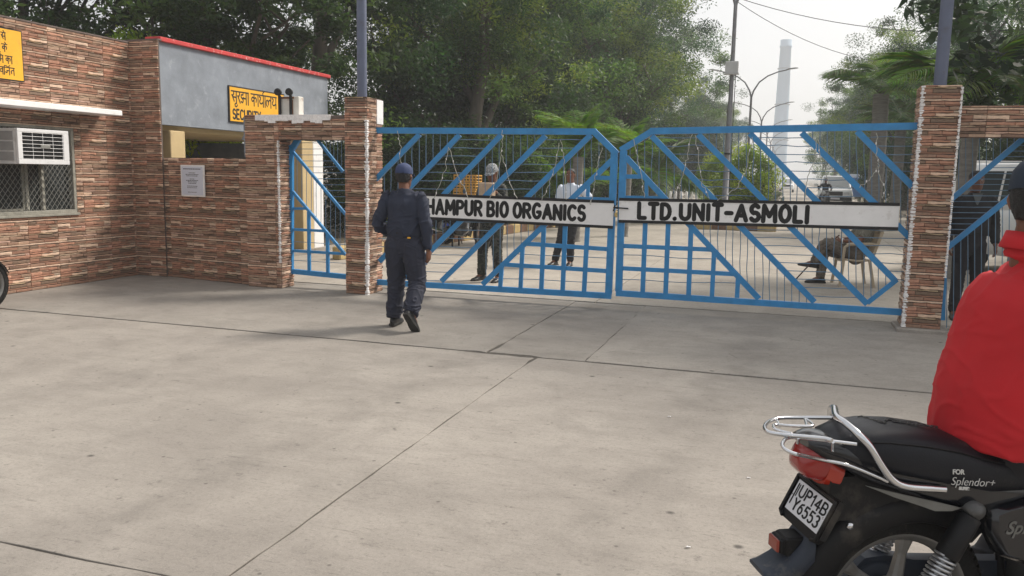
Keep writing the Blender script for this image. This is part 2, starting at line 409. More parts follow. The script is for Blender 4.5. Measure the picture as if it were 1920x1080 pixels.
# ----- gate pillar on the right
pr = thing('gate_pillar', 'stone-tiled square gate pillar right of the blue gates, beside the red-shirted man', 'pillar', (1.46,9.78,0))
m = MB(); m.box((1.295,9.59,0),(1.645,9.99,2.58)); put('core', m, M_CORE, pr)
clad(pr, (1.29,9.588,0), (1,0,0), .36, .04, 2.58, u_off=.05, seed=4, zoff=.04)
clad(pr, (1.295,9.99,0), (0,-1,0), .40, .04, 2.58, u_off=.25, seed=5, zoff=.04)
splash(pr, 1.282, 9.588, .05, 2.58, -1, 1, .034, 6); splash(pr, 1.655, 9.59, .6, 2.58, 1, 1, .02, 8)
m = MB(); m.bbox((1.22,9.5,-.01),(1.72,10.0,.045),.012); put('plinth', m, M_CONC, pr)
m = MB(); m.tube([(1.475,9.8,2.56),(1.475,9.8,5.6)], .064, 16)
tag(put('steel_pole', m, M_STEEL), 'grey-blue steel pole standing on the right tiled pillar', 'pole', 'steel poles on the gate pillars')
# ----- wall with the wicket doorway, left
ww = thing('boundary_wall', 'low stone-tiled wall with doorway and lintel left of the left pillar', 'wall', (-7.4,9.7,0))
a = Vector((-8.60,9.85,0)); b = Vector((-6.88,9.60,0)); u = (b-a).normalized(); nrm = Vector((-u.y,u.x,0))
m = MB(); m.prism([(0,0),((b-a).length,0),((b-a).length,1.71),(0,1.71)], a+nrm*.0, u, (0,0,1), nrm*.2); put('core', m, M_CORE, ww)
clad(ww, a, u, (b-a).length, 0, 1.73, u_off=.3, seed=7)
m = MB(); m.box((-6.87,9.50,0),(-6.385,9.78,2.295)); m.box((-6.385,9.50,1.985),(-5.385,9.78,2.295)); put('core', m, M_CORE, ww)
clad(ww, (-6.90,9.495,0), (1,0,0), .52, 0, 2.30, seed=8)
clad(ww, (-6.385,9.50,0), (0,1,0), .28, 0, 1.98, seed=9)
clad(ww, (-6.38,9.495,0), (1,0,0), .995, 1.98, 2.25, u_off=.1, seed=10, zoff=-.12)
r = random.Random(4); m = MB(); x = -6.72
while x < -5.62:
    w_ = r.uniform(.05,.12); m.box((x,9.462,2.235-r.uniform(0,.05)),(x+w_,9.79,2.302)); x += w_-.001
put('white_mortar_cap', m, M_GROUT, ww)
m = MB(); m.box((-6.95,9.53,1.75),(-6.90,9.75,2.28)); m.prism([(0,0),(-.16,0),(0,.24)], (-6.9,9.62,1.98), (1,0,0), (0,0,1), (0,.1,0)); put('plaster_edge', m, M_PLAST, ww)
splash(ww, -6.385, 9.50, .35, 1.98, 1, 1, .022, 12)
# ----- right wicket lintel
wr = thing('boundary_wall', 'stone-tiled lintel wall over the right wicket, right of the right pillar', 'wall', (3.5,9.8,0))
m = MB(); m.box((1.66,9.66,2.06),(3.6,9.9,2.37)); m.box((3.6,9.6,0),(4.2,9.95,2.37)); put('core', m, M_CORE, wr)
clad(wr, (1.66,9.655,0), (1,0,0), 1.95, 2.055, 2.375, u_off=.2, seed=11, zoff=-.045)
clad(wr, (3.62,9.59,0), (1,0,0), .55, 0, 2.375, seed=12)

# ----- gatehouse on the left
XW = -9.05
gh = thing('gatehouse', 'tiled gatehouse with barred window at the left edge of the forecourt', 'building', (-10.5,8,0))
HZ = 3.34
wy0 = 4.0; corner = 9.80
win = (7.0, .965, 8.735, 2.085)       # y0 z0 y1 z1 of window opening
m = MB()
m.box((-9.3,wy0,0),(XW-.01,win[0],HZ)); m.box((-9.3,win[2],0),(XW-.01,corner,HZ)); m.box((-9.3,win[0],0),(XW-.01,win[2],win[1])); m.box((-9.3,win[0],win[3]),(XW-.01,win[2],HZ))
m.box((-14,wy0,0),(-9.3,wy0+.2,HZ)); m.box((-14,9.6,0),(-9.3,9.8,HZ)); m.box((-14,4.2,HZ-.15),(-9.31,9.6,HZ-.02))
m.box((-14,4.2,0),(-13.8,9.6,HZ-.16))
put('wall', m, M_CORE, gh)
clad(gh, (XW,wy0,0), (0,1,0), corner-wy0, 0, HZ, holes=[(win[0]-wy0,win[1],win[2]-wy0,win[3])], u_off=.1, seed=13)
# pilaster at the corner
m = MB(); m.box((-9.30,9.81,0),(-8.545,9.83,HZ+.03)); put('pilaster', m, M_CORE, gh)
clad(gh, (-9.06,9.80,0), (1,0,0), .52, 0, HZ+.03, u_off=.2, seed=15)
m = MB(); m.box((-9.31,wy0,HZ),(-9.03,corner,HZ+.02)); m.box((-9.31,9.8,HZ+.03),(-8.54,9.88,HZ+.05)); put('parapet_top', m, M_CORE, gh)
# canopy slab
m = MB(); m.bbox((XW-.02,6.2,2.275),(XW+.40,9.2,2.345),.006)
put('window_canopy', m, M_WHITE, gh)
# window
M_WFR = mat('dirty_frame', (.26,.25,.21), .7, var=.3, vs=12, bump=.3)
M_DARK = mat('dark_inside', (.018,.018,.018), .8)
M_GLASS = mat('dark_glass', (.03,.035,.035), .12, spec=.5, var=.3, vs=2)
M_WIRE = mat('grille_wire', (.27,.27,.25), .5, metal=.5)
wf = MB(); y0,z0,y1,z1 = win
for (a0,b0,a1,b1) in ((y0,z0,y1,z0+.045),(y0,z1-.035,y1,z1),(y0,z0+.045,y0+.05,z1-.035),(y1-.045,z0+.045,y1,z1-.035)):
    wf.bbox((XW-.10,a0,b0),(XW+.012,a1,b1),.004)
wf.bbox((XW-.03,y0-.02,z0-.03),(XW+.04,y1+.02,z0+.001),.004)
for yy in (7.45,7.98,8.22): wf.bbox((XW-.09,yy,z0+.045),(XW-.02,yy+.045,z1-.035),.004)
wfo = put('window', wf, M_WFR, gh)
for i, (ya, yb) in enumerate(((7.05,7.45),(7.495,7.98),(8.025,8.22),(8.265,8.69))):
    m = MB(); m.box((XW-.075,ya,z0+.045),(XW-.066,yb,z1-.035)); put('pane', m, M_GLASS, wfo)
    if i in (1,):
        m = MB()
        for (a0,b0,a1,b1) in ((ya,z0+.05,ya+.03,1.62),(yb-.03,z0+.05,yb,1.62),(ya+.03,z0+.05,yb-.03,z0+.08),(ya+.03,1.59,yb-.03,1.62)): m.box((XW-.064,a0,b0),(XW-.04,a1,b1))
        put('sash', m, M_WFR, wfo)
gr = MB(); s = .075; nn = int((y1-y0+z1-z0)/s)+2
for i in range(nn):
    for sg in (1,-1):
        a = y0+i*s if sg == -1 else y1-i*s
        p0 = [a, z0]; p1 = [a-sg*-1*(z1-z0)*.8 if False else a+(z1-z0)*.8*sg, z1]
        def clip(p, q):
            (ya,za),(yb,zb) = p, q
            t0, t1 = 0., 1.
            d = yb-ya
            for lim, s_ in ((y0+.03,1),(y1-.03,-1)):
                if s_*(ya-lim) < 0 and s_*(yb-lim) < 0: return None
                if s_*(ya-lim) < 0: t0 = max(t0, (lim-ya)/d)
                if s_*(yb-lim) < 0: t1 = min(t1, (lim-ya)/d)
            return ((ya+d*t0, za+(zb-za)*t0),(ya+d*t1, za+(zb-za)*t1)) if t1 > t0 else None
        c = clip(p0, p1)
        if c: gr.tube([(XW-.012+.004*sg,c[0][0],c[0][1]),(XW-.012+.004*sg,c[1][0],c[1][1])], .0035, 4, cap=False)
# further diagonals starting on the side jambs
for i in range(nn):
    for sg in (1,-1):
        z = z0+i*s*1.25
        if z > z1: continue
        ys_ = y0+.03 if sg == 1 else y1-.03; ye = ys_+sg*(z1-z)*.8
        gr.tube([(XW-.012+.004*sg,ys_,z),(XW-.012+.004*sg,ye,z1)], .0035, 4, cap=False)
put('wire_grille', gr, M_WIRE, gh)['kind'] = 'stuff'
m = MB(); m.box((XW-.14,y0,z0),(XW-.12,y1,z1)); put('dark_room', m, M_DARK, gh)
# ----- air conditioner in the window
ac = thing('air_conditioner', 'white window air conditioner under the canopy, slatted side and black grille', 'air conditioner', (XW+.1,8.2,1.62))
M_ACW = mat('ac_casing', (.66,.66,.66), .45, var=.07, vs=6, spot=(.4,.38,.34), spots=8, spota=.4)
A0 = (XW+.02,8.04,1.625); A1 = (XW+.42,8.66,2.035)
m = MB()
m.box((XW-.05,7.86,1.63),(XW+.34,8.655,2.03))
put('casing', m, M_ACW, ac)
# air conditioner, continued
bpy.data.objects.remove([o for o in ac.children][0])
AX0, AX1, AY0, AY1, AZ0, AZ1 = XW-.06, -8.65, 7.54, 8.28, 1.60, 2.02
m = MB()
m.box((AX0,AY0,AZ0),(AX1-.035,AY1,AZ0+.012)); m.box((AX0,AY0,AZ1-.012),(AX1-.035,AY1,AZ1)); m.box((AX0,AY0+.002,AZ0+.012),(AX1-.04,AY0+.012,AZ1-.012)); m.box((AX0,AY1-.012,AZ0+.012),(AX1-.035,AY1,AZ1-.012))
for (a0,b0,a1,b1) in ((AY0,AZ0,AY1,AZ0+.055),(AY0,AZ1-.04,AY1,AZ1),(AY0,AZ0+.055,AY0+.065,AZ1-.04),(AY1-.085,AZ0+.055,AY1,AZ1-.04)):
    m.bbox((AX1-.035,a0,b0),(AX1,a1,b1),.004)
put('casing', m, M_ACW, ac)
m = MB(); m.box((AX1-.036,AY0+.06,AZ0+.05),(AX1-.030,AY1-.08,AZ1-.035)); put('inner_panel', m, M_DARK, ac)
m = MB()
for i in range(13):
    z = AZ0+.07+i*.0235; m.prism([(0,0),(.014,.004),(.014,.007),(0,.003)], (AX1-.026,AY0+.066,z), (1,0,0), (0,0,1), (0,AY1-AY0-.152,0))
put('fin', m, mat('ac_fin', (.035,.037,.04), .5, var=.3, vs=14), ac)['kind'] = 'stuff'
m = MB()
for i in range(5):
    y = AY0+.067+i*(AY1-AY0-.155)/4; m.tube([(AX1-.008,y,AZ0+.055),(AX1-.008,y,AZ1-.04)], .0028, 5, cap=False)
for i in range(8):
    z = AZ0+.06+i*(AZ1-AZ0-.105)/7; m.tube([(AX1-.004,AY0+.06,z),(AX1-.004,AY1-.082,z)], .0028, 5, cap=False)
put('guard_grille', m, M_WHITE, ac)
m = MB(); m.bbox((AX1-.012,7.86,1.795),(AX1+.002,8.0,1.835),.004); put('badge', m, M_WIRE, ac)
M_ACG = mat('ac_side_grey', (.30,.30,.30), .5, var=.15, vs=8)
for k in range(3):
    m = MB(); z = AZ0+.04+k*.122; m.bbox((AX0+.07,AY0-.006,z),(AX1-.07,AY0+.001,z+.10),.003); put('side_louvre', m, M_ACG, ac)

# ----- stroke lettering
def arc(cx, cy, rx, ry, a0, a1, n=8): return [(cx+rx*math.cos(R_(a0+(a1-a0)*i/n)), cy+ry*math.sin(R_(a0+(a1-a0)*i/n))) for i in range(n+1)]
GL = {
'H': (.66,[[(0,0),(0,1)],[(.62,0),(.62,1)],[(0,.5),(.62,.5)]]),
'A': (.74,[[(0,0),(.36,1),(.72,0)],[(.14,.33),(.58,.33)]]),
'M': (.86,[[(0,0),(.04,1),(.42,.32),(.80,1),(.84,0)]]),
'P': (.60,[[(0,0),(0,1)],[(0,1)]+arc(.3,.74,.28,.26,90,-90)+[(0,.48)]]),
'U': (.68,[[(0,1),(0,.35)]+arc(.32,.33,.32,.33,180,360)+[(.64,1)]]),
'R': (.64,[[(0,0),(0,1)],[(0,1)]+arc(.3,.75,.28,.25,90,-90)+[(0,.5)],[(.26,.5),(.62,0)]]),
'B': (.62,[[(0,0),(0,1)],[(0,1)]+arc(.28,.76,.26,.24,90,-90)+[(0,.52)],[(.2,.52)]+arc(.3,.26,.3,.26,90,-90)+[(0,0)]]),
'I': (.10,[[(.03,0),(.03,1)]]),
'O': (.68,[arc(.33,.5,.33,.5,90,450,18)]),
'G': (.72,[arc(.36,.5,.36,.5,50,330,16)+[(.68,.42),(.42,.42)]]),
'N': (.68,[[(0,0),(0,1),(.64,0),(.64,1)]]),
'C': (.66,[arc(.36,.5,.36,.5,48,312,14)]),
'S': (.56,[arc(.28,.74,.26,.26,35,250,10)+arc(.28,.26,.28,.26,90,-150,10)]),
'L': (.50,[[(0,1),(0,0),(.46,0)]]),
'T': (.60,[[(.29,0),(.29,1)],[(0,1),(.58,1)]]),
'D': (.64,[[(0,0),(0,1)],[(0,1),(.2,1)]+arc(.24,.5,.36,.5,90,-90)+[(0,0)]]),
'.': (.10,[[(.02,0),(.04,.02)]]), '-': (.40,[[(0,.48),(.38,.48)]]),
'Y': (.62,[[(0,1),(.3,.5),(.6,1)],[(.3,.5),(.3,0)]]), 'E': (.5,[[(.46,1),(0,1),(0,0),(.46,0)],[(0,.52),(.4,.52)]]),
'F': (.5,[[(.46,1),(0,1),(0,0)],[(0,.52),(.4,.52)]]),
'1': (.3,[[(.02,.78),(.2,1),(.2,0)]]), '4': (.6,[[(.42,0),(.42,1),(0,.3),(.58,.3)]]),
'6': (.6,[[(.48,.95),(.2,.85),(.04,.5)]+arc(.28,.3,.26,.3,160,-200,16)]),
'5': (.56,[[(.5,1),(.08,1),(.05,.58)]+arc(.25,.32,.28,.32,110,-140,10)]),
'3': (.56,[arc(.25,.76,.25,.24,140,-70,8)+arc(.25,.27,.3,.27,70,-140,10)]),
'+': (.5,[[(.25,.2),(.25,.8)],[(0,.5),(.5,.5)]]),
}
def smooth2(p, k=1):
    for _ in range(k):
        q = [p[0]]
        for a, b in zip(p[:-1], p[1:]): q += [(a[0]*.78+b[0]*.22, a[1]*.78+b[1]*.22), (a[0]*.22+b[0]*.78, a[1]*.22+b[1]*.78)]
        p = q+[p[-1]]
    return p
class Brush:
    def __init__(s, o, x, y, n): s.o, s.x, s.y, s.n = Vector(o), Vector(x).normalized(), Vector(y).normalized(), Vector(n).normalized(); s.m = MB(); s.k = 0
    def P(s, u, v, d=0): return s.o+s.x*u+s.y*v+s.n*d
    def stroke(s, pts, w, dep=.0018):
        s.k += 1; e = dep+.00025*(s.k % 5)
        if len(pts) == 1: pts = [pts[0], (pts[0][0]+1e-4, pts[0][1])]
        P = [Vector((*p, 0)) for p in pts]; P = [p for i, p in enumerate(P) if i == 0 or (p-P[i-1]).length > 1e-5]
        if len(P) < 2: P.append(P[0]+Vector((1e-3,0,0)))
        L, C, Rr = [], [], []
        for i, p in enumerate(P):
            a = (P[i]-P[i-1]).normalized() if i else (P[1]-P[0]).normalized(); b = (P[i+1]-P[i]).normalized() if i < len(P)-1 else a
            t = (a+b); t = t.normalized() if t.length > .3 else b; nn = Vector((-t.y, t.x, 0)); k = 1/max(.6, nn.dot(Vector((-b.y,b.x,0))))
            L.append(p+nn*w/2*k); C.append(p); Rr.append(p-nn*w/2*k)
        vs = [];
        for l, c, r in zip(L, C, Rr): vs += [s.P(l.x,l.y,.0004), s.P(l.x*.7+c.x*.3,l.y*.7+c.y*.3,e), s.P(r.x*.7+c.x*.3,r.y*.7+c.y*.3,e), s.P(r.x,r.y,.0004)]
        fs = [(i*4+k, i*4+k+1, i*4+4+k+1, i*4+4+k) for i in range(len(P)-1) for k in range(3)]
        s.m.add(vs, [f[::-1] for f in fs])
        for c in (P[0], P[-1]):                                      # round ends
            ring = [s.P(c.x+math.cos(2*math.pi*j/10)*w/2, c.y+math.sin(2*math.pi*j/10)*w/2, .0003) for j in range(10)]
            r2 = [s.P(c.x+math.cos(2*math.pi*j/10)*w*.36, c.y+math.sin(2*math.pi*j/10)*w*.36, e*.93) for j in range(10)]
            s.m.add(ring+r2, [(j,(j+1)%10,10+(j+1)%10,10+j) for j in range(10)]+[tuple(range(10,20))])
    def width(s, t, h, gap, sx, space): return sum((h*space if ch == ' ' else (GL[ch][0]*sx+gap)*h) for ch in t)-gap*h
    def text(s, t, u, v, h, w, gap=.16, sx=1., space=.45, jit=0):
        r = random.Random(len(t)+3)
        for ch in t:
            if ch == ' ': u += h*space; continue
            wd, sts = GL[ch]; hh = h*(1+r.uniform(-jit,jit)); dv = r.uniform(-jit,jit)*h*.5
            ww_ = w*(1+r.uniform(-jit,jit))
            for st in sts:
                q = [(u+p[0]*h*sx, v+dv+p[1]*hh) for p in st]; cur = [q[0]]
                for i in range(1, len(q)):
                    cur.append(q[i])
                    if i < len(q)-1:
                        a_ = Vector((q[i][0]-q[i-1][0], q[i][1]-q[i-1][1])); b_ = Vector((q[i+1][0]-q[i][0], q[i+1][1]-q[i][1]))
                        if a_.length > 1e-6 and b_.length > 1e-6 and a_.normalized().dot(b_.normalized()) < .55: s.stroke(cur, ww_); cur = [q[i]]
                s.stroke(cur, ww_)
            u += (wd*sx+gap)*h
        return u
HG = {
'sa': (.78,[[(.30,1),(.33,.82),(.22,.64),(.06,.66)],[(.12,.62),(.36,.18)],[(.2,.52),(.66,.5)],[(.66,1),(.66,0)]]),
'ra': (.48,[[(.30,1),(.35,.8),(.24,.62),(.06,.64)],[(.12,.6),(.40,.08)]]),
'ksha': (.90,[[(.34,1),(.34,.78),(.10,.80),(.04,.58),(.22,.48),(.40,.56)],[(.22,.48),(.36,.34),(.26,.12),(.06,.20)],[(.40,.50),(.76,.50)],[(.76,1),(.76,0)]]),
'aa': (.26,[[(.14,1),(.14,0)]]),
'ka': (.88,[[(.44,1),(.44,0)],[(.44,.62),(.22,.76),(.07,.55),(.2,.34),(.44,.5)],[(.44,.58),(.66,.74),(.8,.58),(.72,.34)]]),
'ya': (.78,[[(.08,.86),(.26,.82),(.24,.62),(.1,.5),(.18,.28),(.4,.26),(.66,.42)],[(.66,1),(.66,0)]]),
'la': (.88,[[(.22,.10),(.05,.26),(.06,.56),(.22,.68),(.38,.50),(.38,.26)],[(.38,.50),(.52,.70),(.76,.60)],[(.76,1),(.76,0)]]),
'va': (.70,[[(.58,.66),(.3,.74),(.1,.52),(.26,.3),(.58,.42)],[(.58,1),(.58,0)]]),
'ja': (.82,[[(.7,1),(.7,0)],[(.7,.56),(.3,.58)],[(.3,.58),(.34,.36),(.2,.24),(.08,.38)]]),
'ta': (.72,[[(.6,.66),(.3,.68),(.14,.48),(.24,.2)],[(.6,1),(.6,0)]]),
'kt': (.80,[[(.3,1),(.3,.2)],[(.3,.62),(.1,.68),(.04,.48),(.3,.4)],[(.3,.5),(.66,.5)],[(.68,1),(.68,0)]]),
'a': (.86,[[(.06,.88),(.28,.84),(.26,.62),(.12,.54),(.32,.42),(.28,.2),(.06,.26)],[(.3,.5),(.62,.5)],[(.62,1),(.62,0)]]),
}
def hindi(br, seq, u, v, h, w, bar=True, sx=1):
    u0 = u
    for q in seq:
        mods = q.split('+'); g = mods[0]
        if g == ' ':
            if bar: br.stroke([(u0,v+h),(u-h*.06,v+h)], w*.9)
            u += h*.28; u0 = u; continue
        if 'i' in mods[1:]:
            br.stroke([(u+.12*h,v),(u+.12*h,v+h)], w); br.stroke([(u+.12*h,v+h),(u+.2*h,v+h*1.24),(u+.5*h,v+h*1.22),(u+.8*h,v+h)], w*.8); u += h*.24
        wd, sts = HG[g]
        for st in sts:
            p = [(u+a[0]*h, v+a[1]*h) for a in st]
            br.stroke(smooth2(p, 2) if len(p) > 2 else p, w)
        vx = u+(wd-.12)*h
        if 'u' in mods[1:]: br.stroke(smooth2([(vx,v+.02*h),(vx-.22*h,v-.06*h),(vx-.16*h,v-.26*h),(vx+.02*h,v-.28*h),(vx+.12*h,v-.12*h)],2), w*.9)
        if 'e' in mods[1:]: br.stroke([(vx-.04*h,v+h),(vx-.26*h,v+1.28*h)], w*.9)
        if 'r' in mods[1:]: br.stroke(smooth2([(vx,v+h),(vx-.1*h,v+1.2*h),(vx+.12*h,v+1.3*h)],2), w*.8)
        u += wd*h
    if bar: br.stroke([(u0,v+h),(u-h*.02,v+h)], w*.9)
    return u
M_YEL = mat('sign_yellow', (.78,.40,.02), .5, var=.08, vs=5, spot=(.45,.25,.05), spots=9, spota=.35)
M_INK = mat('sign_black', (.004,.004,.004), .7, var=.3, vs=15)
def sign_board(name, label, o, x, w, h, mfront, border, n, t=.02, group=None):
    o = Vector(o); x = Vector(x).normalized(); n = Vector(n).normalized(); z = Vector((0,0,1))
    root = thing(name, label, 'sign', o+x*w/2)
    m = MB(); m.prism([(0,0),(w,0),(w,h),(0,h)], o, x, z, n*t); put('border', m, M_INK, root)
    m = MB(); m.prism([(border,border),(w-border,border),(w-border,h-border),(border,h-border)], o+n*t, x, z, n*.003); put('panel', m, mfront, root)
    return root, Brush(o+n*(t+.003), x, z, n)
# yellow security-office board on the fascia
so, br = sign_board('office_sign', 'yellow board with black Hindi lettering and SECU on the grey fascia', (-8.62,11.43,2.335), (0,1,0), 1.56, .585, M_YEL, .022, (1,0,0))
ue = hindi(br, ['sa+u','ra','ksha','aa',' ','ka','aa','ya+r','aa','la','ya'], .06, .31, .192, .026)
br.text('SECURITY', .09, .062, .15, .033, gap=.2, sx=.82)
put('lettering', br.m, M_INK, so)
# yellow notice top left
sn, br = sign_board('warning_sign', 'yellow warning board with four lines of black Hindi writing above the window', (-9.03,6.55,2.60), (0,1,0), 1.455, .615, M_YEL, .014, (1,0,0))
y = .47
hindi(br, ['ka','aa','ra','la',' ','sa+e'], 1.455-.45-.08, y, .085, .013); y -= .135
hindi(br, ['ra',' ','a','aa','ya+u',' ','ka+e'], 1.455-.45-.09, y, .085, .013); y -= .135
hindi(br, ['va','ya','kt+i',' ','ka','aa'], 1.455-.39-.1, y, .085, .013); y -= .135
hindi(br, ['ra',' ','va','ja+i+r','ta'], 1.455-.31-.1, y, .085, .013)
put('lettering', br.m, M_INK, sn)
# white notice on the low wall
nn_ = (b-a).normalized() if False else Vector((.986,-.164,0)); nf = Vector((-.164,-.986,0))
p0 = Vector((-8.17,9.772,1.19))
nb = thing('notice_board', 'framed white notice with lines of small print on the low tiled wall', 'notice board', p0)
m = MB(); m.prism([(0,0),(.46,0),(.46,.44),(0,.44)], p0+nf*.015, nn_, (0,0,1), nf*.018); put('frame', m, M_WHITE, nb)
m = MB(); m.prism([(.02,.02),(.44,.02),(.44,.42),(.02,.42)], p0+nf*.0335, nn_, (0,0,1), nf*.003); put('sheet', m, mat('notice_sheet', (.60,.63,.72), .4, var=.03), nb)
br = Brush(p0+nf*.037, nn_, (0,0,1), nf); rr = random.Random(2)
for i, (yy, wd, th) in enumerate(((.385,.34,.014),(.33,.12,.010),(.308,.25,.010),(.288,.22,.010),(.245,.09,.009),(.225,.24,.010),(.205,.17,.010),(.185,.15,.010),(.145,.20,.010),(.123,.20,.009),(.06,.17,.008))):
    u = .23-wd/2
    while u < .23+wd/2:
        l = rr.uniform(.008,.028); br.stroke([(u,yy),(min(u+l,.23+wd/2),yy)], th*.8, .0006); u += l+.012
put('small_print', br.m, M_INK, nb)['kind'] = 'stuff'
m = MB(); m.bbox((-8.19,9.69,1.17),(-8.17,9.7,1.19),.002)

# ----- security office beyond the wall
of = thing('security_office', 'grey-fronted security office with red coping behind the tiled wall', 'building', (-10,12.3,0))
XF = -8.62
m = MB(); m.box((XF-.15,9.885,2.205),(XF,14.5,3.37)); m.box((XF-4,14.35,2.205),(XF-.151,14.5,3.37)); put('fascia', m, M_PLAST, of)
m = MB(); m.bbox((XF-.22,9.885,3.371),(XF+.05,14.55,3.435),.008); put('coping', m, M_RED, of)
m = MB(); m.box((XF-4,10.04,2.13),(XF-.151,14.349,2.204)); put('ceiling', m, M_BEIGE, of)
m = MB(); m.bbox((XF-.36,10.1,0),(XF-.02,10.42,2.13),.01); put('column', m, M_BEIGE, of)
m = MB(); m.bbox((XF-.36,13.6,0),(XF-.02,13.98,2.13),.01); put('column', m, M_BEIGE, of)
m = MB(); m.bbox((XF-.36,13.985,0),(XF-.02,14.34,2.13),.01); put('column', m, M_WHITE, of)
m = MB(); m.box((XF-4.1,10.04,0),(XF-3.9,14.4,2.1)); m.box((XF-4,14.5,0),(XF-1.4,14.7,2.1)); put('wall', m, M_PLAST, of)
m = MB(); m.box((XF-3.9,10.05,.005),(XF+.1,14.4,.09)); put('floor', m, M_CONC, of)
# lamp box over the wicket
lb = thing('lamp_box', 'rusty white metal box with two round black lamps above the wicket lintel', 'lamp', (-6.55,9.70,2.30))
M_RUSTW = mat('rusty_white', (.62,.60,.55), .6, var=.12, vs=7, spot=(.28,.12,.05), spots=6, spota=.9)
M_RUST = mat('rust', (.20,.09,.045), .8, var=.4, vs=20)
m = MB(); m.bbox((-6.47,9.62,2.29),(-6.15,9.74,2.55),.008); put('box', m, M_RUSTW, lb)
m = MB(); m.box((-6.44,9.610,2.52),(-6.22,9.62,2.545)); m.box((-6.265,9.605,2.29),(-6.235,9.619,2.5)); put('rust_strip', m, M_RUST, lb)
for x in (-6.425,-6.255):
    m = MB(); m.box((x-.018,9.585,2.29),(x+.018,9.604,2.56)); put('bracket', m, M_BLACK, lb)
    m = MB(); m.lathe((x,9.57,2.60),(0.15,-1,.1),[(-.05,.0),(-.045,.03),(-.01,.045),(.03,.048),(.032,.04),(.02,.0)],16); put('lamp_head', m, M_BLACK, lb)

# ================================================================= gates
M_ROD = M_BLUE2
def leaf(name, label, cat, Y, frame, diags, grid, regions, sign=None, group=None):
    base = at('Y', Y, *frame[0][0]); root = thing(name, label, cat, (base.x, Y, 0), group=group)
    P = lambda px, py, dy=0: at('Y', Y+dy, px, py)
    for k, (a_, b_, w_) in enumerate(frame):
        m = MB(); m.bar(P(*a_), P(*b_), .05, w_, up=(0,1,0)) if False else m.bar(P(*a_), P(*b_), w_, .05, up=(0,1,0)); put('frame_rail', MB.shift(m, .0025*k), M_BLUE, root)
    for k, (a_, b_, w_) in enumerate(diags):
        m = MB(); m.bar(P(*a_, .002*(k%2)), P(*b_, .002*(k%2)), w_, .036, up=(0,1,0)); put('brace', m, M_BLUE, root)
    for k, (a_, b_, w_) in enumerate(grid):
        hor = abs(a_[0]-b_[0]) > abs(a_[1]-b_[1])
        m = MB(); m.bar(P(*a_, .004 if hor else -.004), P(*b_, .004 if hor else -.004), w_, .030, up=(0,1,0)); put('grid_bar', m, M_BLUE, root)
    return root
def lerp(a, b, t): return (a[0]+(b[0]-a[0])*t, a[1]+(b[1]-a[1])*t)
def seg_x(seg, x):
    (x0,y0),(x1,y1) = seg[:2]; return y0+(y1-y0)*(x-x0)/(x1-x0)
def seg_y(seg, y):
    (x0,y0),(x1,y1) = seg[:2]; return x0+(x1-x0)*(y-y0)/(y1-y0)
def rods(root, Y, segsV=(), segsH=(), rad=.0048, bend=.006, seed=1):
    r = random.Random(seed)
    for (p, q) in list(segsV)+list(segsH):
        A = at('Y', Y, *p); B = at('Y', Y, *q); n = max(2, int((B-A).length/.18)); pts = []
        bw = bend*r.uniform(.2,1.5)*(1 if (B-A).length > .35 else .4); ph = r.uniform(0,9)
        for i in range(n+1):
            t = i/n; e = math.sin(t*math.pi)
            pts.append(A.lerp(B,t)+Vector((0 if abs(A.z-B.z) < abs(A.x-B.x) else math.sin(ph+t*5)*bw*e, .012+math.cos(ph*2+t*4)*bw*e, math.sin(ph+t*6)*bw*e if abs(A.z-B.z) < abs(A.x-B.x) else 0)))
        m = MB(); m.tube(pts, rad, 5, cap=False); put('rod', m, M_ROD, root)
GYL, GYR = 9.75, 9.75
TOPL = ((700,244.5),(1117,247)); BOTL = ((700,528),(1143,555))
DL = [((787,252),(676,366)),((862,253),(700,423)),((940,253),(712,490)),((1023,255),(745,533)),((1108,253),(828,527)),((1147,301),(905,533))]
frame = [(TOPL[0],TOPL[1],.074),((1113,246),(1157,289),.072),((1152,286),(1141,551),.080),((700,528.5),(1146,555),.070)]
gridL = [((1112,333),(1148,334),.05),((1103,346),(1102,369),.04),((1083,372),(1148,374),.04),((987,457),(1138,467),.050),((947,496),(1136,508),.050),
         ((1020,419),(1015,545),.054),((1060,419),(1055,547),.054),((1102,420),(1095,549),.054),((980,462),(976,541),.050),((941,500),(938,538),.050)]
gl = leaf('gate_leaf', 'left blue steel gate leaf with white board lettered HAMPUR BIO ORGANICS', 'gate', GYL, frame, [(a_,b_,.064) for a_, b_ in DL], gridL, None, group='blue main gate leaves')
def ytop(x, T, S=None): 
    y = seg_x(T, x)
    if S and x > S[0][0]: y = seg_x(S, x)
    return y+4
V, Hh = [], []
SL = ((1117,247),(1156,288))
# vertical rods between braces (0,1), (2,3), (4,5)
for k in (0,2,4):
    A_, B_ = DL[k], DL[k+1]
    x = max(B_[1][0], 690)+6; 
    while x < min(B_[0][0], 1143):
        yb = min(seg_x(B_, x), 552) if x > B_[1][0] else 545; yb = min(yb, seg_x(BOTL, x)-3)
        yt = seg_x(A_, x) if x < A_[0][0] else (seg_x(SL, x) if x > 1117 else seg_x(TOPL, x)+3)
        if B_[1][0] > x: yb = seg_x(BOTL, x)-3
        if yb-yt > 8: V.append(((x,yt),(x,yb)))
        x += 13.2
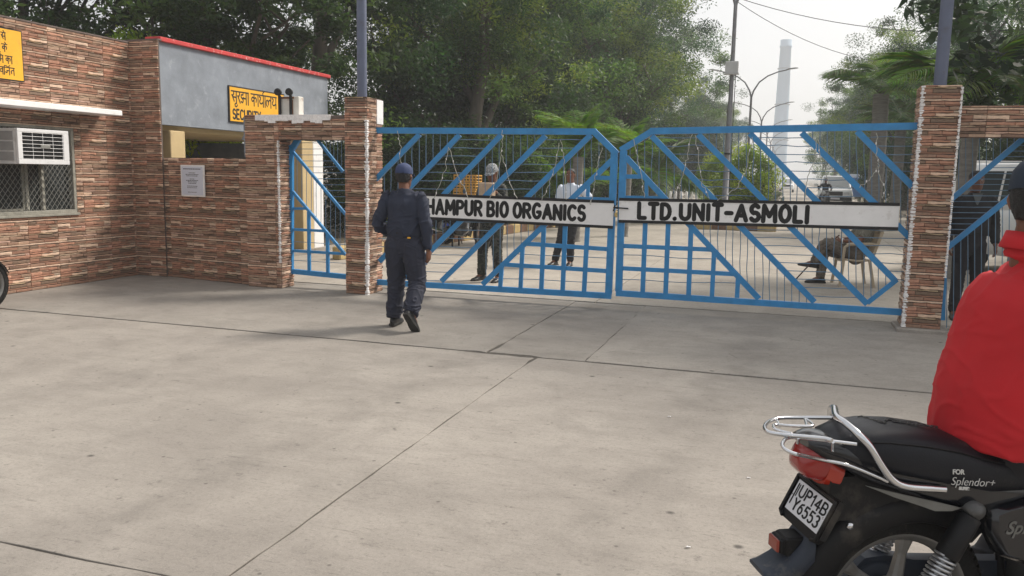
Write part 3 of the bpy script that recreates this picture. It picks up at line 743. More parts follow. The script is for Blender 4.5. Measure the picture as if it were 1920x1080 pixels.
# rods left of the braces reaching the bottom rail
y = 262
while y < 545:
    for k in (1,3):
        A_, B_ = DL[k], DL[k+1]
        xa = max(seg_y(A_, y), 705); xb = min(seg_y(B_, y), 1145)
        if y > seg_x(BOTL, xb)-4: continue
        if xb-xa > 8: Hh.append(((xa,y+ (0 if y<400 else 1)),(xb,y+(.6 if y<330 else 2+ (y-400)*.02))))
    y += 15.3
for y in (478,484+40): Hh.append(((seg_y(DL[5],y),y-2),(1137,y+6)))
rods(gl, GYL, V, Hh, seed=3)
TOPR = ((1219,246),(1720,236.5)); BOTR = ((1160,549),(1700,585))
DRr = [((1174,295),(1423,560)),((1222,255),(1527,566)),((1309,252),(1626,570)),((1406,250),(1760,600-10)),((1503,249),(1760,497)),((1607,246),(1760,398))]
DRr[3] = ((1406,250),(1678,526)); DRr[4] = ((1503,249),(1720,459)); DRr[5] = ((1607,246),(1712,351))
frame = [(TOPR[0],TOPR[1],.074),((1164,282),(1223,246),.072),((1169,283),(1160,546),.080),((1155,549.5),(1700,586),.070)]
gridR = [((1172,331),(1209,331),.05),((1212,338),(1212,369),.04),((1170,370),(1245,371),.04),((1166,461),(1334,468),.050),((1166,503),(1380,514),.050),
         ((1210,418),(1205,549),.054),((1253,419),(1248,552),.054),((1296,422),(1291,555),.054),((1339,470),(1335,556),.050),((1384,516),(1382,558),.050),((1626,568),(1682,524),.05)]
grr = leaf('gate_leaf', 'right blue steel gate leaf with white board lettered LTD. UNIT-ASMOLI', 'gate', GYR, frame, [(a_,b_,.064) for a_, b_ in DRr], gridR, None, group='blue main gate leaves')
V, Hh = [], []
SR = ((1168,281),(1219,249))
for k in (0,2,4):
    A_, B_ = DRr[k], DRr[k+1]
    x = A_[0][0]+7
    while x < min(B_[1][0], 1708):
        yt = seg_x(B_, x) if x > B_[0][0] else (seg_x(SR, x) if x < 1219 else seg_x(TOPR, x)+3)
        yb = seg_x(A_, x) if x < A_[1][0] else seg_x(BOTR, x)-3
        if k == 2 and x > 1626: yb = seg_x(((1626,568),(1680,526)), x)
        if yb-yt > 8: V.append(((x,yt),(x,yb)))
        x += 13.8
y = 258
while y < 575:
    for k in (1,3,5):
        A_ = DRr[k]; B_ = DRr[k+1] if k < 5 else None
        xa = seg_y(B_, y) if (B_ and y < B_[1][1]+3) else 1712; xb = seg_y(A_, y)
        if B_ is None: xa = 1712
        if xb > xa or y > seg_x(BOTR, xb)-4: 
            continue
        if xa-xb > 8 and y > seg_x(TOPR, xb)+5: Hh.append(((xb,y),(min(xa,1712),y+(y-250)*.012)))
    y += 15.6
for y in (478,524): Hh.append(((1164,y),(seg_y(DRr[0],y+8),y+8)))
rods(grr, GYR, V, Hh, seed=4, bend=.010)
def gate_sign(root, Y, c4, text, th, u0, sx, gap, space, sw, end, pre=''):
    TL, TR, BR, BL = [at('Y', Y-.032, *c) for c in c4]
    x = (TR-TL).normalized(); H_ = ((TL-BL).length+(TR-BR).length)/2; W_ = (TR-TL).length; z = Vector((-x.z*1,0,x.x)).normalized()
    m = MB(); m.prism([(0,-H_),(W_,-H_),(W_,0),(0,0)], TL, x, z, (0,.006,0)); bd = put('sign_board', m, M_WHITE, root)
    m = MB()
    m.prism([(0,-.002),(W_,-.002),(W_,.032),(0,.032)], TL+Vector((0,-.006,0)), x, z, (0,.016,0)); m.prism([(0,-H_-.032),(W_,-H_-.032),(W_,-H_+.002),(0,-H_+.002)], TL+Vector((0,-.006,0)), x, z, (0,.016,0))
    put('sign_border', m, M_BLACK, bd)
    br = Brush(TL+Vector((0,-.001,0))-z*H_, x, z, (0,-1,0)); k = (end-u0)/br.width(text, th, gap, sx, space); br.text(text, u0, (H_-th)/2, th, sw, gap=gap*k, sx=sx*k, space=space*k, jit=.03)
    if pre: br.text(pre, u0-.03-br.width(pre,th,gap*k,sx*k,0)-gap*k*th, (H_-th)/2, th, sw, gap=gap*k, sx=sx*k)
    put('lettering', br.m, M_INK, bd); print('sign', text, 'W', W_, 'H', H_)
gate_sign(gl, GYL, [(715,363.5),(1151,381),(1149,421),(715,405)], 'HAMPUR BIO ORGANICS', .165, .66, .84, .26, .30, .044, 2.72, 'D')
gate_sign(grr, GYR, [(1161,376),(1687,386),(1687,424.5),(1160,414)], 'LTD. UNIT-ASMOLI', .168, .24, .88, .28, .05, .050, 2.12)
# latch and chain in the middle
lt = MB(); a_ = at('Y', 9.70, 1150, 389); b_ = at('Y', 9.70, 1178, 391)
lt.tube([a_, b_], .009, 6); lt.tube([at('Y',9.69,1153,384), at('Y',9.69,1150,396)], .008, 6); put('bolt', lt, M_BLACK, gl)
pk = MB(); c_ = at('Y',9.69,1155,402); pk.bbox((c_.x-.018,9.68,c_.z-.03),(c_.x+.018,9.70,c_.z+.02),.004); pk.tube([c_+Vector((-.012,0,.02)),c_+Vector((-.012,0,.04)),c_+Vector((0,0,.05)),c_+Vector((.012,0,.04)),c_+Vector((.012,0,.02))], .004, 6)
tag(put('padlock', pk, mat('brass', (.5,.38,.16), .35, metal=.8)), 'small brass padlock hanging where the two gate leaves meet', 'padlock')
# strings of small lights drooping over the bars
def wire_string(pts, label, seed, parent=None):
    r = random.Random(seed); P = [at('Y', 9.70-r.uniform(0,.02), *p) for p in pts]; Q = []
    for a_, b_ in zip(P[:-1], P[1:]):
        n = 6
        for i in range(n): Q.append(a_.lerp(b_, i/n)+Vector((r.uniform(-.012,.012), r.uniform(-.008,.008), r.uniform(-.012,.012))))
    Q.append(P[-1]); m = MB(); m.tube(Q, .0042, 5, cap=False)
    o = put('light_string', m, mat('pale_wire', (.42,.42,.36), .5) if 'pale_wire' not in bpy.data.materials else bpy.data.materials['pale_wire'])
    tag(o, label, 'wire', 'strings of fairy lights on the gates')
    for i in range(3, len(Q)-2, 6):
        bm_ = MB(); bm_.lathe(Q[i], (0,0,-1), [(-.012,.004),(0,.007),(.014,.005),(.018,0)], 6); put('bulb', bm_, M_GROUT, o)
for i, (pts, lab) in enumerate([
    ([(745,246),(752,275),(749,300),(757,320)], 'pale wire string dangling from the left gate, nearest the left pillar'),
    ([(941,243),(943,270),(938,296),(930,340),(918,372)], 'pale wire string falling from the top rail in the middle of the left gate'),
    ([(1048,266),(1040,312),(1030,345),(1016,375)], 'pale wire looping down the left gate between third and fourth uprights'),
    ([(1052,264),(1058,302),(1060,345),(1062,374)], 'pale wire hanging beside the white-shirted man in the left gate'),
    ([(840,276),(835,320),(822,350),(813,372)], 'pale wire hanging on the left gate just right of the guard'),
    ([(842,276),(858,330),(870,352),(880,372)], 'pale wire crossing in front of the stacked yellow crates'),
    ([(942,290),(952,328),(960,352),(970,372)], 'pale wire trailing in front of the soldier holding a bundle'),
    ([(1130,276),(1120,310),(1115,340),(1110,372),(1106,384)], 'pale wire tied near the corner of the left gate leaf'),
    ([(1190,262),(1196,300),(1205,330),(1208,370)], 'pale wire tied near the corner of the right gate leaf'),
    ([(1297,252),(1290,290),(1282,330),(1262,372)], 'pale wire hanging in the right gate left of the lamp post'),
    ([(1304,252),(1310,300),(1316,345),(1330,372)], 'pale wire running down the right gate just left of the lamp post'),
    ([(1412,256),(1400,310),(1385,350),(1345,376)], 'pale wire slanting over the bright green shrub'),
    ([(1532,262),(1528,300),(1514,330),(1511,370)], 'pale wire hanging left of the white pickup in the right gate'),
    ([(1534,262),(1540,300),(1551,335),(1556,345)], 'pale wire hanging over the white pickup in the right gate'),
    ([(1645,250),(1642,290),(1648,310),(1637,330),(1612,352)], 'tangled pale wire near the right end of the right gate'),
    ([(1646,310),(1650,335),(1660,352),(1655,372)], 'curling pale wire end beside the right pillar')]):
    wire_string(pts, lab, i+1)
# ----- left wicket
WY = 9.74
DW = [((592,258),(643,322)),((549,284),(648,402)),((549,359),(648,478))]
gw = leaf('wicket_gate', 'small blue steel wicket gate in the tiled doorway left of the guard', 'gate', WY, [((545,272),(545,512),.075),((544,285),(566,250),.075),((541,508),(650,519),.066)], [(a_,b_,.034) for a_, b_ in DW],
    [((547,391),(573,391),.035),((547,430),(608,433),.035),((547,470),(648,476),.035),((579,397),(580,510),.042),((614,437),(615,514),.042)], None)
V, Hh = [], []
for x in range(556,648,9): V.append(((x,seg_x(DW[1],x)),(x,seg_x(DW[2],x))))
for x in range(604,648,7): V.append(((x,250),(x,seg_x(DW[0],x))))
for i in range(18):
    y = 268+i*11.2
    x0 = 548 if y < 284 else seg_y(DW[1], y); x1 = min(648, seg_y(DW[0], y) if y < 322 else 648)
    if x1-x0 > 6 and y < 400: Hh.append(((x0,y),(x1,y)))
Hh += [((548,453),(648,459)),((548,488),(648,494))]
rods(gw, WY, V, Hh, rad=.004, bend=.002, seed=8)
# ----- right wicket
WY = 10.0
DQ = [((1990,200),(1752,400)),((1990,292),(1752,484))]
gq = leaf('wicket_gate', 'small blue steel wicket gate behind the red-shirted man, right of the right pillar', 'gate', WY, [((1788,262),(1765,560),.06),((1768,468),(1764,600),.08)], [(a_,b_,.055) for a_, b_ in DQ], [], None)
V, Hh = [], []
for x in range(1776,2000,13): V.append(((x,seg_x(DQ[1],x)),(x-1,620)))
for x in range(1798,2000,13): V.append(((x,250),(x,seg_x(DQ[0],x))))
for i in range(22):
    y = 262+i*10.5
    x0 = max(seg_y(DQ[0], y), 1780) if y < 400 else 1775; x1 = seg_y(DQ[1], y)
    if x1-x0 > 6 and y < 480: Hh.append(((x0,y),(x1,y+.5)))
rods(gq, WY, V, Hh, rad=.0045, bend=.003, seed=9)
# ================================================================= people
def etube(mb, pts, side=(1,0,0), n=14, c0='round', c1='round'):
    "tube of elliptical section; pts = [(centre, half width along side, half depth)]"
    P = [Vector(p[0]) for p in pts]; k = len(P); side = Vector(side); rings = []
    def ring(c, t, a, b):
        s = side-t*side.dot(t)
        if s.length < .05: s = Vector((0,1,0))-t*t.y
        s.normalize(); o = t.cross(s)
        return [c+s*math.cos(2*math.pi*j/n)*a+o*math.sin(2*math.pi*j/n)*b for j in range(n)]
    T = [(P[min(i+1,k-1)]-P[max(i-1,0)]).normalized() for i in range(k)]
    if c0 == 'round':
        m_ = min(pts[0][1], pts[0][2])
        for d, s in ((.95,.3),(.65,.75)): rings.append(ring(P[0]-T[0]*m_*d, T[0], pts[0][1]*s, pts[0][2]*s))
    for i in range(k): rings.append(ring(P[i], T[i], pts[i][1], pts[i][2]))
    if c1 == 'round':
        m_ = min(pts[-1][1], pts[-1][2])
        for d, s in ((.65,.75),(.95,.3)): rings.append(ring(P[-1]+T[-1]*m_*d, T[-1], pts[-1][1]*s, pts[-1][2]*s))
    mb.loft(rings)
def spline(pts, m=4):
    "denser (centre, a, b) list through the given ones"
    out = []
    for i in range(len(pts)-1):
        p0 = pts[max(i-1,0)]; p1 = pts[i]; p2 = pts[i+1]; p3 = pts[min(i+2,len(pts)-1)]
        for k in range(m):
            t = k/m
            def cr(a,b,c,d): return .5*((2*b)+(-a+c)*t+(2*a-5*b+4*c-d)*t*t+(-a+3*b-3*c+d)*t**3)
            out.append((Vector([cr(p0[0][j],p1[0][j],p2[0][j],p3[0][j]) for j in range(3)]), max(.002,cr(p0[1],p1[1],p2[1],p3[1])), max(.002,cr(p0[2],p1[2],p2[2],p3[2]))))
    out.append((Vector(pts[-1][0]), pts[-1][1], pts[-1][2])); return out
def solid(name, mb, voxel, mats, parent, smooth=3, fn=None):
    me = mb.mesh(name, mats); o = bpy.data.objects.new('tmp', me); COL.objects.link(o)
    r = o.modifiers.new('r', 'REMESH'); r.mode = 'VOXEL'; r.voxel_size = voxel
    if smooth: s = o.modifiers.new('s', 'SMOOTH'); s.iterations = smooth; s.factor = .5
    bpy.context.view_layer.update(); dg = bpy.context.evaluated_depsgraph_get()
    nm = bpy.data.meshes.new_from_object(o.evaluated_get(dg)); bpy.data.objects.remove(o); bpy.data.meshes.remove(me)
    nm.name = name; nm.polygons.foreach_set('use_smooth', [True]*len(nm.polygons))
    if not nm.materials: 
        for q in (mats if isinstance(mats,(list,tuple)) else [mats]): nm.materials.append(q)
    if fn:
        vn = [v.normal.copy() for v in nm.vertices]
        for v, n_ in zip(nm.vertices, vn): v.co += n_*fn(v.co)
    nm.update(); return ob(name, nm, parent, False)
def folds(amp, sx=9, sz=20, seed=0., zones=()):
    def f(c):
        c = c.copy(); q = noise.noise(Vector((c.x*sx+seed, c.y*sx, c.z*sz+noise.noise(c*5)*2.2)))
        q = 1-abs(q)*2.2; k = 1
        if zones: k = .35+sum(math.exp(-((c-Vector(z[0])).length/z[1])**2)*z[2] for z in zones)
        return amp*k*(q*q*q if q > 0 else q*.3)
    return f
def add_head(mb, c, rot, s=1.):
    prof = [(-.118,.052,.022,.020),(-.108,.046,.040,.042),(-.085,.030,.054,.064),(-.05,.014,.064,.082),(-.01,.004,.071,.092),(.03,-.002,.075,.097),(.07,-.006,.071,.092),(.098,-.008,.055,.072),(.113,-.008,.032,.042),(.118,-.008,.010,.014)]
    n = 18; rings = []
    for z, cy, a_, b_ in prof:
        rg = []
        for j in range(n):
            t = 2*math.pi*j/n; x = math.cos(t)*a_; y = cy+math.sin(t)*b_
            if math.sin(t) > .5 and abs(z-.012) < .02 and abs(abs(x)-.03) < .02: y -= .010     # eye sockets
            rg.append(c+rot@Vector((x,y,z))*s)
        rings.append(rg)
    mb.loft(rings)
    R = lambda x,y,z: c+rot@Vector((x,y,z))*s
    etube(mb, [(R(0,.088,.022),.008*s,.008*s),(R(0,.100,-.006),.011*s,.011*s),(R(0,.106,-.022),.016*s,.012*s),(R(0,.092,-.034),.014*s,.008*s)], rot@Vector((1,0,0)), 10)
    etube(mb, [(R(-.02,.088,-.055),.006*s,.006*s),(R(0,.094,-.055),.009*s,.008*s),(R(.02,.088,-.055),.006*s,.006*s)], rot@Vector((0,0,1)), 8)
    for sg in (1,-1): etube(mb, [(R(sg*.074,-.006,.024),.006*s,.016*s),(R(sg*.080,-.012,.004),.009*s,.019*s),(R(sg*.074,-.004,-.022),.006*s,.011*s)], rot@Vector((1,0,0)), 10)
def add_hand(mb, w, d, pn, side, s=1., curl=.35):
    "hand from wrist w along d, palm facing pn, thumb on the side given"
    d = Vector(d).normalized(); pn = Vector(pn); pn = (pn-d*pn.dot(d)).normalized(); x = d.cross(pn).normalized()*side
    w = Vector(w); s = s*1.0
    etube(mb, [(w-d*.03,.026*s,.020*s),(w+d*.01,.030*s,.017*s),(w+d*.05*s,.040*s,.016*s),(w+d*.088*s,.041*s,.013*s)], x)
    for i, (off, L) in enumerate(((-.031,.066),(-.0105,.078),(.0105,.073),(.031,.056))):
        b0 = w+d*(.085-.004*abs(i-1))*s+x*off*s; p = b0; pts = [(p-d*.02,.0085*s,.0085*s),(p,.0088*s,.0088*s)]
        for k, fr in enumerate((.45,.32,.23)):
            an = curl*(k+.6)*1.15; p = p+(d*math.cos(an)+pn*math.sin(an))*L*fr*s; pts.append((p,(.0085-.0008*k)*s,(.0085-.0008*k)*s))
        etube(mb, pts, x, 8)
    t0 = w+d*.025*s-x*.026*s; t1 = t0+(d*.55-x*.75+pn*.2).normalized()*.038*s; t2 = t1+(d*.85-x*.25+pn*.35).normalized()*.032*s; t3 = t2+(d*.9+pn*.4).normalized()*.022*s
    etube(mb, [(t0,.013*s,.013*s),(t1,.0115*s,.0115*s),(t2,.010*s,.010*s),(t3,.008*s,.008*s)], x, 8)
def euler(rx=0, ry=0, rz=0):
    return (Matrix.Rotation(rz,3,'Z') @ Matrix.Rotation(rx,3,'X') @ Matrix.Rotation(ry,3,'Y'))
def skin_mat(name, c): 
    m = mat(name, c, .5, var=.15, vs=25, bump=.08, bs=180, spec=.35); m.node_tree.nodes['Principled BSDF'].inputs['Subsurface Weight'].default_value = .08
    m.node_tree.nodes['Principled BSDF'].inputs['Subsurface Radius'].default_value = (.02,.008,.004); return m
SK1 = skin_mat('skin_brown', (.17,.075,.045)); SK2 = skin_mat('skin_tan', (.27,.14,.09))
HAIR = mat('black_hair', (.005,.0045,.0045), .55, var=.4, vs=60, bump=.8, bs=220)
SHOE = mat('black_leather', (.012,.012,.013), .42, var=.3, vs=18, bump=.15, bs=90); SOLE = mat('rubber_sole', (.025,.024,.022), .85, var=.2, vs=30)
def shoe(parent, ankle, d, up=(0,0,1), s=1., m_=None, boot=.0, vox=.006):
    a = Vector(ankle); d = Vector(d).normalized(); up = Vector(up); up = (up-d*up.dot(d)).normalized(); x = d.cross(up)
    mb = MB(); so_ = a-up*.085*s
    P = lambda f,u: so_+d*f*s+up*u*s
    etube(mb, spline([(P(-.055,.045),.030*s,.034*s),(P(-.02,.05),.038*s,.048*s),(P(.06,.045),.042*s,.042*s),(P(.12,.032),.047*s,.030*s),(P(.175,.026),.044*s,.024*s),(P(.205,.022),.03*s,.018*s)],2), x)
    etube(mb, [(P(-.005,.05),.040*s,.042*s),(P(.0,.10),.042*s,.046*s),(P(-.005,.14+boot),.044*s,.048*s)], x, c1='flat')
    o = solid('shoe', mb, vox, m_ or SHOE, parent, 2)
    mb = MB(); out = [( -.092,.0),(-.085,.028),(-.03,.036),(.04,.036),(.11,.049),(.18,.044),(.215,.02),(.222,0),(.215,-.02),(.18,-.044),(.11,-.046),(.04,-.034),(-.03,-.034),(-.085,-.028)]
    rings = []
    for u_, k in ((0,.97),(.004,1.02),(.022,1.03),(.026,.98)): rings.append([P(f*k+(.003),u_)+x*w_*k*s for f, w_ in out])
    mb.loft(rings, smooth=False); put('sole', mb, SOLE, o, False); return o
def person(label, loc, rz, J, shirt, trousers, skin=SK1, v=.008, hair='short', cap=None, sleeve='long', torso=(.165,.105), waist=(.15,.105), leg=1., shoe_m=None, boot=.0, face=True, shk=1., extra=None, group=None, tuck=True, fold=.006, hips=.165, armr=1., hands=True, headrot=(0,0,0), collar=None, shoes=True, hem=None):
    root = thing('person', label, 'person', loc, rz, group)
    G = {k: Vector(q) for k, q in J.items()}
    hr = euler(*headrot); hc = G['head']; bd = MB()
    add_head(bd, hc, hr)
    etube(bd, [(G['neck']-Vector((0,0,.05)),.058,.054),(G['neck'],.054,.056),(hc+hr@Vector((0,-.015,-.07)),.052,.055)], (1,0,0))
    ch = G['chest']; pv = G['pelvis']; nk = G['neck']
    etube(bd, [(pv,.13,.085),(pv.lerp(ch,.5),.125,.085),(ch,.13,.075),(nk-Vector((0,0,.09)),.09,.05)], (1,0,0))
    for sd in 'LR':
        sg = -1 if sd == 'L' else 1
        sh, el, wr = G['sh'+sd], G['el'+sd], G['wr'+sd]; hp, kn, an = G['hip'+sd], G['kn'+sd], G['an'+sd]
        etube(bd, spline([(sh+Vector((0,0,-.035))+(G['neck']-sh)*.12,.034,.034),(sh.lerp(el,.5),.046,.046),(el,.037,.037),(el.lerp(wr,.35),.038,.036),(wr,.026,.022)],2), (1,0,0))
        etube(bd, spline([(hp,.085,.085),(hp.lerp(kn,.5),.07,.075),(kn,.052,.055),(kn.lerp(an,.35),.052,.056),(an,.034,.038)],2), (1,0,0))
        etube(bd, [(an,.034,.038),(an+Vector(G['ft'+sd]).normalized()*.09-Vector((0,0,.03)),.035,.028)], (1,0,0))
        if hands: add_hand(bd, wr, G.get('hd'+sd, wr-el), G.get('pm'+sd, Vector((-sg,0,0))), G.get('th'+sd, Vector((1 if True else 1,0,0))).x*sg*-1, curl=J.get('curl',(.35,0,0))[0])
    solid('body', bd, v*.8, skin, root, 2)
    # trousers
    tr = MB(); hx = hips
    etube(tr, [(pv+Vector((0,0,-.07)),hx*.98,.115),(pv,hx,.122),(pv+(ch-pv).normalized()*.10,waist[0]*1.0,waist[1]*1.02)], (1,0,0), 18, c1='flat')
    zones = []
    for sd in 'LR':
        hp, kn, an = G['hip'+sd], G['kn'+sd], G['an'+sd]; L = leg
        etube(tr, spline([(hp+Vector((0,0,.0)),.092*L,.108*L),(hp.lerp(kn,.45),.086*L,.096*L),(kn,.070*L,.076*L),(kn.lerp(an,.45),.066*L,.072*L),(kn.lerp(an,.85),.060*L,.066*L),(kn.lerp(an,1.0),.054*L,.060*L)],3), (1,0,0), 14, c1='flat')
        zones += [(kn,.14,1.1),(an+Vector((0,0,.08)),.14,1.5),(hp,.14,.7)]
    solid('trousers', tr, v, trousers, root, 4, folds(fold, 10, 22, 3.1, zones))
    # shirt
    s_ = MB(); ta, tb = torso; up = (ch-pv).normalized(); lo = pv+up*(.06 if tuck else -.04)
    if hem is not None: lo = pv+up*hem
    shw = (G['shR']-G['shL']).length/2
    shm = (G['shR']+G['shL'])/2
    etube(s_, spline([(lo,waist[0]*1.06+.004,waist[1]*1.08+.004),(pv.lerp(ch,.35),waist[0]*1.08+.01,waist[1]*1.15),(pv.lerp(ch,.75),ta,tb*1.05),(ch.lerp(shm,.35),ta*1.05,tb*1.04),(shm+Vector((0,0,-.02)),shw*.98*shk,tb*.78),(shm.lerp(nk,.6),shw*.66*shk*shk,tb*.62*shk),(nk+Vector((0,0,-.012)),.072,.068)],3), (1,0,0), 20, c0='flat', c1='flat')
    etube(s_, [(nk+Vector((0,-.004,-.03)),.072,.068),(nk+Vector((0,-.002,.022)),.064,.064)], (1,0,0), 16, c0='flat', c1='flat')
    zs = [(lo,.16,1.0)]
    for sd in 'LR':
        sh, el, wr = G['sh'+sd], G['el'+sd], G['wr'+sd]
        inn = sh.lerp(shm, .42)+Vector((0,0,-.022))
        if sleeve == 'long': pts = [(inn,.055*armr,.06*armr),(sh+(el-sh)*.03+(shm-sh)*.12,.060*armr,.064*armr),(sh+(el-sh)*.22,.061*armr,.066*armr),(sh.lerp(el,.5),.060*armr,.064*armr),(el,.052*armr,.056*armr),(el.lerp(wr,.5),.048*armr,.050*armr),(el.lerp(wr,.93),.038*armr,.040*armr)]
        else: pts = [(inn,.055*armr,.06*armr),(sh+(el-sh)*.03+(shm-sh)*.12,.060*armr,.064*armr),(sh+(el-sh)*.2,.062*armr,.066*armr),(sh.lerp(el,.4),.066*armr,.068*armr),(sh.lerp(el,.78 if sleeve == 'half' else 1.2),.064*armr,.066*armr)]
        etube(s_, spline(pts,3), (1,0,0), 14, c0='round', c1='flat'); zs += [(el,.12,1.4),(sh,.12,.8),(wr,.1,1.)]
    st_ = solid('shirt', s_, v, shirt, root, 9, folds(fold, 8, 17, 7.7, zs))
    for sd in 'LR':
        if shoes: shoe(root, G['an'+sd], G['ft'+sd], G.get('fu'+sd, Vector((0,0,1))), m_=shoe_m, boot=boot, vox=max(.006,v*.8))
    R = lambda x,y,z: hc+hr@Vector((x,y,z))
    if hair:
        h = MB(); n = 18; rings = []
        for z, cy, a_, b_ in ((-.055,-.030,.060,.070),(-.02,-.022,.074,.084),(.02,-.018,.080,.092),(.06,-.012,.078,.098),(.095,-.010,.064,.082),(.118,-.008,.036,.048),(.126,-.008,.008,.01)):
            if cap and z > .09: continue
            rg = []
            for j in range(n):
                t = 2*math.pi*j/n; y = cy+math.sin(t)*b_; 
                lim = .015 if z < .03 else (.055 if z < .07 else 9)
                if z < -.04: lim = -.035
                rg.append(R(math.cos(t)*a_*(1 if y < lim else .86), min(y, lim+.02), z))
            rings.append(rg)
        h.loft(rings); solid('hair', h, max(.006,v*.7), HAIR, root, 1, lambda c: .004*noise.noise(c*70))
    if face:
        for sg in (1,-1):
            e = MB(); e.lathe(R(sg*.030,.080,.014), hr@Vector((0,1,0)), [(-.004,0),(0,.011),(.006,.008),(.009,.0)], 10); put('eye', e, EYEW, root, False)
            e = MB(); e.lathe(R(sg*.030,.0865,.014), hr@Vector((0,1,0)), [(-.002,0.006),(.003,.005),(.004,.0)], 8); put('pupil', e, M_BLACK, root, False)
            e = MB(); e.tube([R(sg*.045,.083,.030),R(sg*.03,.090,.034),R(sg*.014,.093,.030)], .0035, 6); put('eyebrow', e, HAIR, root, False)
    if cap:
        c_ = MB(); n = 20; rings = []
        for z, a_, b_, cy in ((.028,.0865,.106,-.006),(.06,.086,.106,-.006),(.09,.079,.098,-.008),(.115,.062,.078,-.010),(.132,.036,.046,-.010),(.138,.012,.014,-.010)):
            rings.append([R(math.cos(2*math.pi*j/n)*a_, cy+math.sin(2*math.pi*j/n)*b_, z+ (.0 if z > .05 else -.010*math.sin(2*math.pi*j/n))) for j in range(n)])
        c_.loft(rings)
        co_ = put('cap', c_, cap, root, False)
        c_ = MB(); top = []; bt = []
        for j in range(11):
            t = math.pi*(j/10); x = math.cos(t)*.078; y = .072+math.sin(t)*.085; z = .030-.25*(y-.07)*(1)-x*x*2.2
            top.append((x,y,z))
        inner = [(math.cos(math.pi*j/10)*.080, .055+math.sin(math.pi*j/10)*.045, .034-(math.cos(math.pi*j/10)*.08)**2*1.2) for j in range(11)]
        for dz in (0,):
            A = [R(*p) for p in inner]; B = [R(*p) for p in top]; A2 = [p+hr@Vector((0,0,-.005)) for p in A]; B2 = [p+hr@Vector((0,0,-.005)) for p in B]
            vs = A+B+B2+A2; k = 11
            c_.add(vs, [(i,i+1,k+i+1,k+i) for i in range(10)]+[(k+i,k+i+1,2*k+i+1,2*k+i) for i in range(10)]+[(2*k+i,2*k+i+1,3*k+i+1,3*k+i) for i in range(10)], 0, True)
        put('brim', c_, cap, co_, False)
        c_ = MB(); c_.lathe(R(0,-.010,.137), hr@Vector((0,0,1)), [(0,.009),(.004,.007),(.006,0)], 8); put('button', c_, cap, co_, False)
        # half-moon opening and strap at the back
        c_ = MB(); arch = [(math.cos(math.pi*j/10)*.030, math.sin(math.pi*j/10)*.036) for j in range(11)]
        rg = [R(x, -.006-.1075*math.sqrt(max(0,1-(x/.088)**2))*(1-.06*max(0,z)/.03), .036+z) for x, z in arch]
        c_.add(rg+[R(0,-.110,.045)], [(i,i+1,11) for i in range(10)]+[(10,0,11)], 0, True); put('back_opening', c_, HAIR, co_, False)
    if extra: extra(root, G, R, v)
    return root
EYEW = mat('eye_white', (.55,.5,.46), .3)
def stand(h=1.70, **kw):
    k = h/1.72
    J = dict(pelvis=(0,0,.92), chest=(0,0,1.24), neck=(0,-.005,1.455), head=(0,.022,1.60), shL=(-.18,0,1.40), shR=(.18,0,1.40), elL=(-.25,-.03,1.12), elR=(.25,-.03,1.12), wrL=(-.25,.06,.88), wrR=(.25,.06,.88),
             hipL=(-.085,0,.89), hipR=(.085,0,.89), knL=(-.10,.02,.48), knR=(.10,.02,.48), anL=(-.11,0,.085), anR=(.11,0,.085), ftL=(-.15,1,0), ftR=(.15,1,0))
    J = {a: Vector(b)*(k if a[:2] not in ('ft','fu') else 1) for a, b in J.items()}
    J.update({a: Vector(b) for a, b in kw.items()}); J['_'] = Vector()
    return J
NAVY = mat('navy_shirt_cloth', (.017,.023,.045), .85, var=.16, vs=9, bump=.25, bs=260); NAVYT = mat('navy_trouser_cloth', (.018,.021,.038), .85, var=.2, vs=7, bump=.25, bs=260)
NAVYC = mat('navy_cap_cloth', (.028,.045,.115), .8, var=.12, vs=20, bump=.2, bs=300)
g0 = at('Z', 0, 757, 615)
def guard_extra(root, G, R, v):
    pv = G['pelvis']
    m = MB(); n = 24; zc = pv.z+.088
    for z0_, z1_ in ((zc,zc+.034),):
        rings = [[Vector((pv.x+math.cos(2*math.pi*j/n)*a_, pv.y+math.sin(2*math.pi*j/n)*b_, z)) for j in range(n)] for z, a_, b_ in ((z0_,.168,.113),(z0_,.180,.126),(z1_,.180,.126),(z1_,.168,.113))]
        m.loft(rings, cap=False)
    put('belt', m, M_BLACK, root, False)
    m = MB(); m.bbox((.085,-.134,zc-.042),(.118,-.118,zc-.026),.003); put('pocket_tag', m, M_YEL, root, False)
    m = MB(); m.bbox((-.02,-.135,zc-.01),(.02,-.118,zc+.045),.004); put('belt_loop', m, NAVYT, root, False)
    m = MB(); m.bbox((G['wrR'].x-.045,G['wrR'].y-.005,G['wrR'].z-.16),(G['wrR'].x-.033,G['wrR'].y+.065,G['wrR'].z-.03),.004); 
    put('phone', m, M_STEEL, root, False)
person('man in navy shirt, trousers and cap seen from behind, walking towards the left gate', (g0.x, g0.y+.02, 0), R_(2),
    stand(1.66, head=(-.012,.015,1.545), neck=(0,-.01,1.405), chest=(0,0,1.22), shL=(-.182,0,1.355), shR=(.182,0,1.355), elL=(-.275,-.05,1.06), wrL=(-.21,.13,.94), elR=(.245,-.04,1.05), wrR=(.250,.02,.815), hdR=(-.02,.25,-1),
          knL=(-.115,.06,.50), anL=(-.135,.04,.10), ftL=(-.1,1,0), hipR=(.09,0,.86), hipL=(-.09,0,.86), knR=(.125,.03,.47), anR=(.165,-.22,.19), ftR=(.14,.62,-.72), fuR=(0,.72,.62), pmR=(-1,.2,0)),
    NAVY, NAVYT, v=.0065, cap=NAVYC, torso=(.178,.118), waist=(.165,.112), leg=1.26, boot=.05, extra=guard_extra, fold=.0125, hips=.180, armr=1.03)
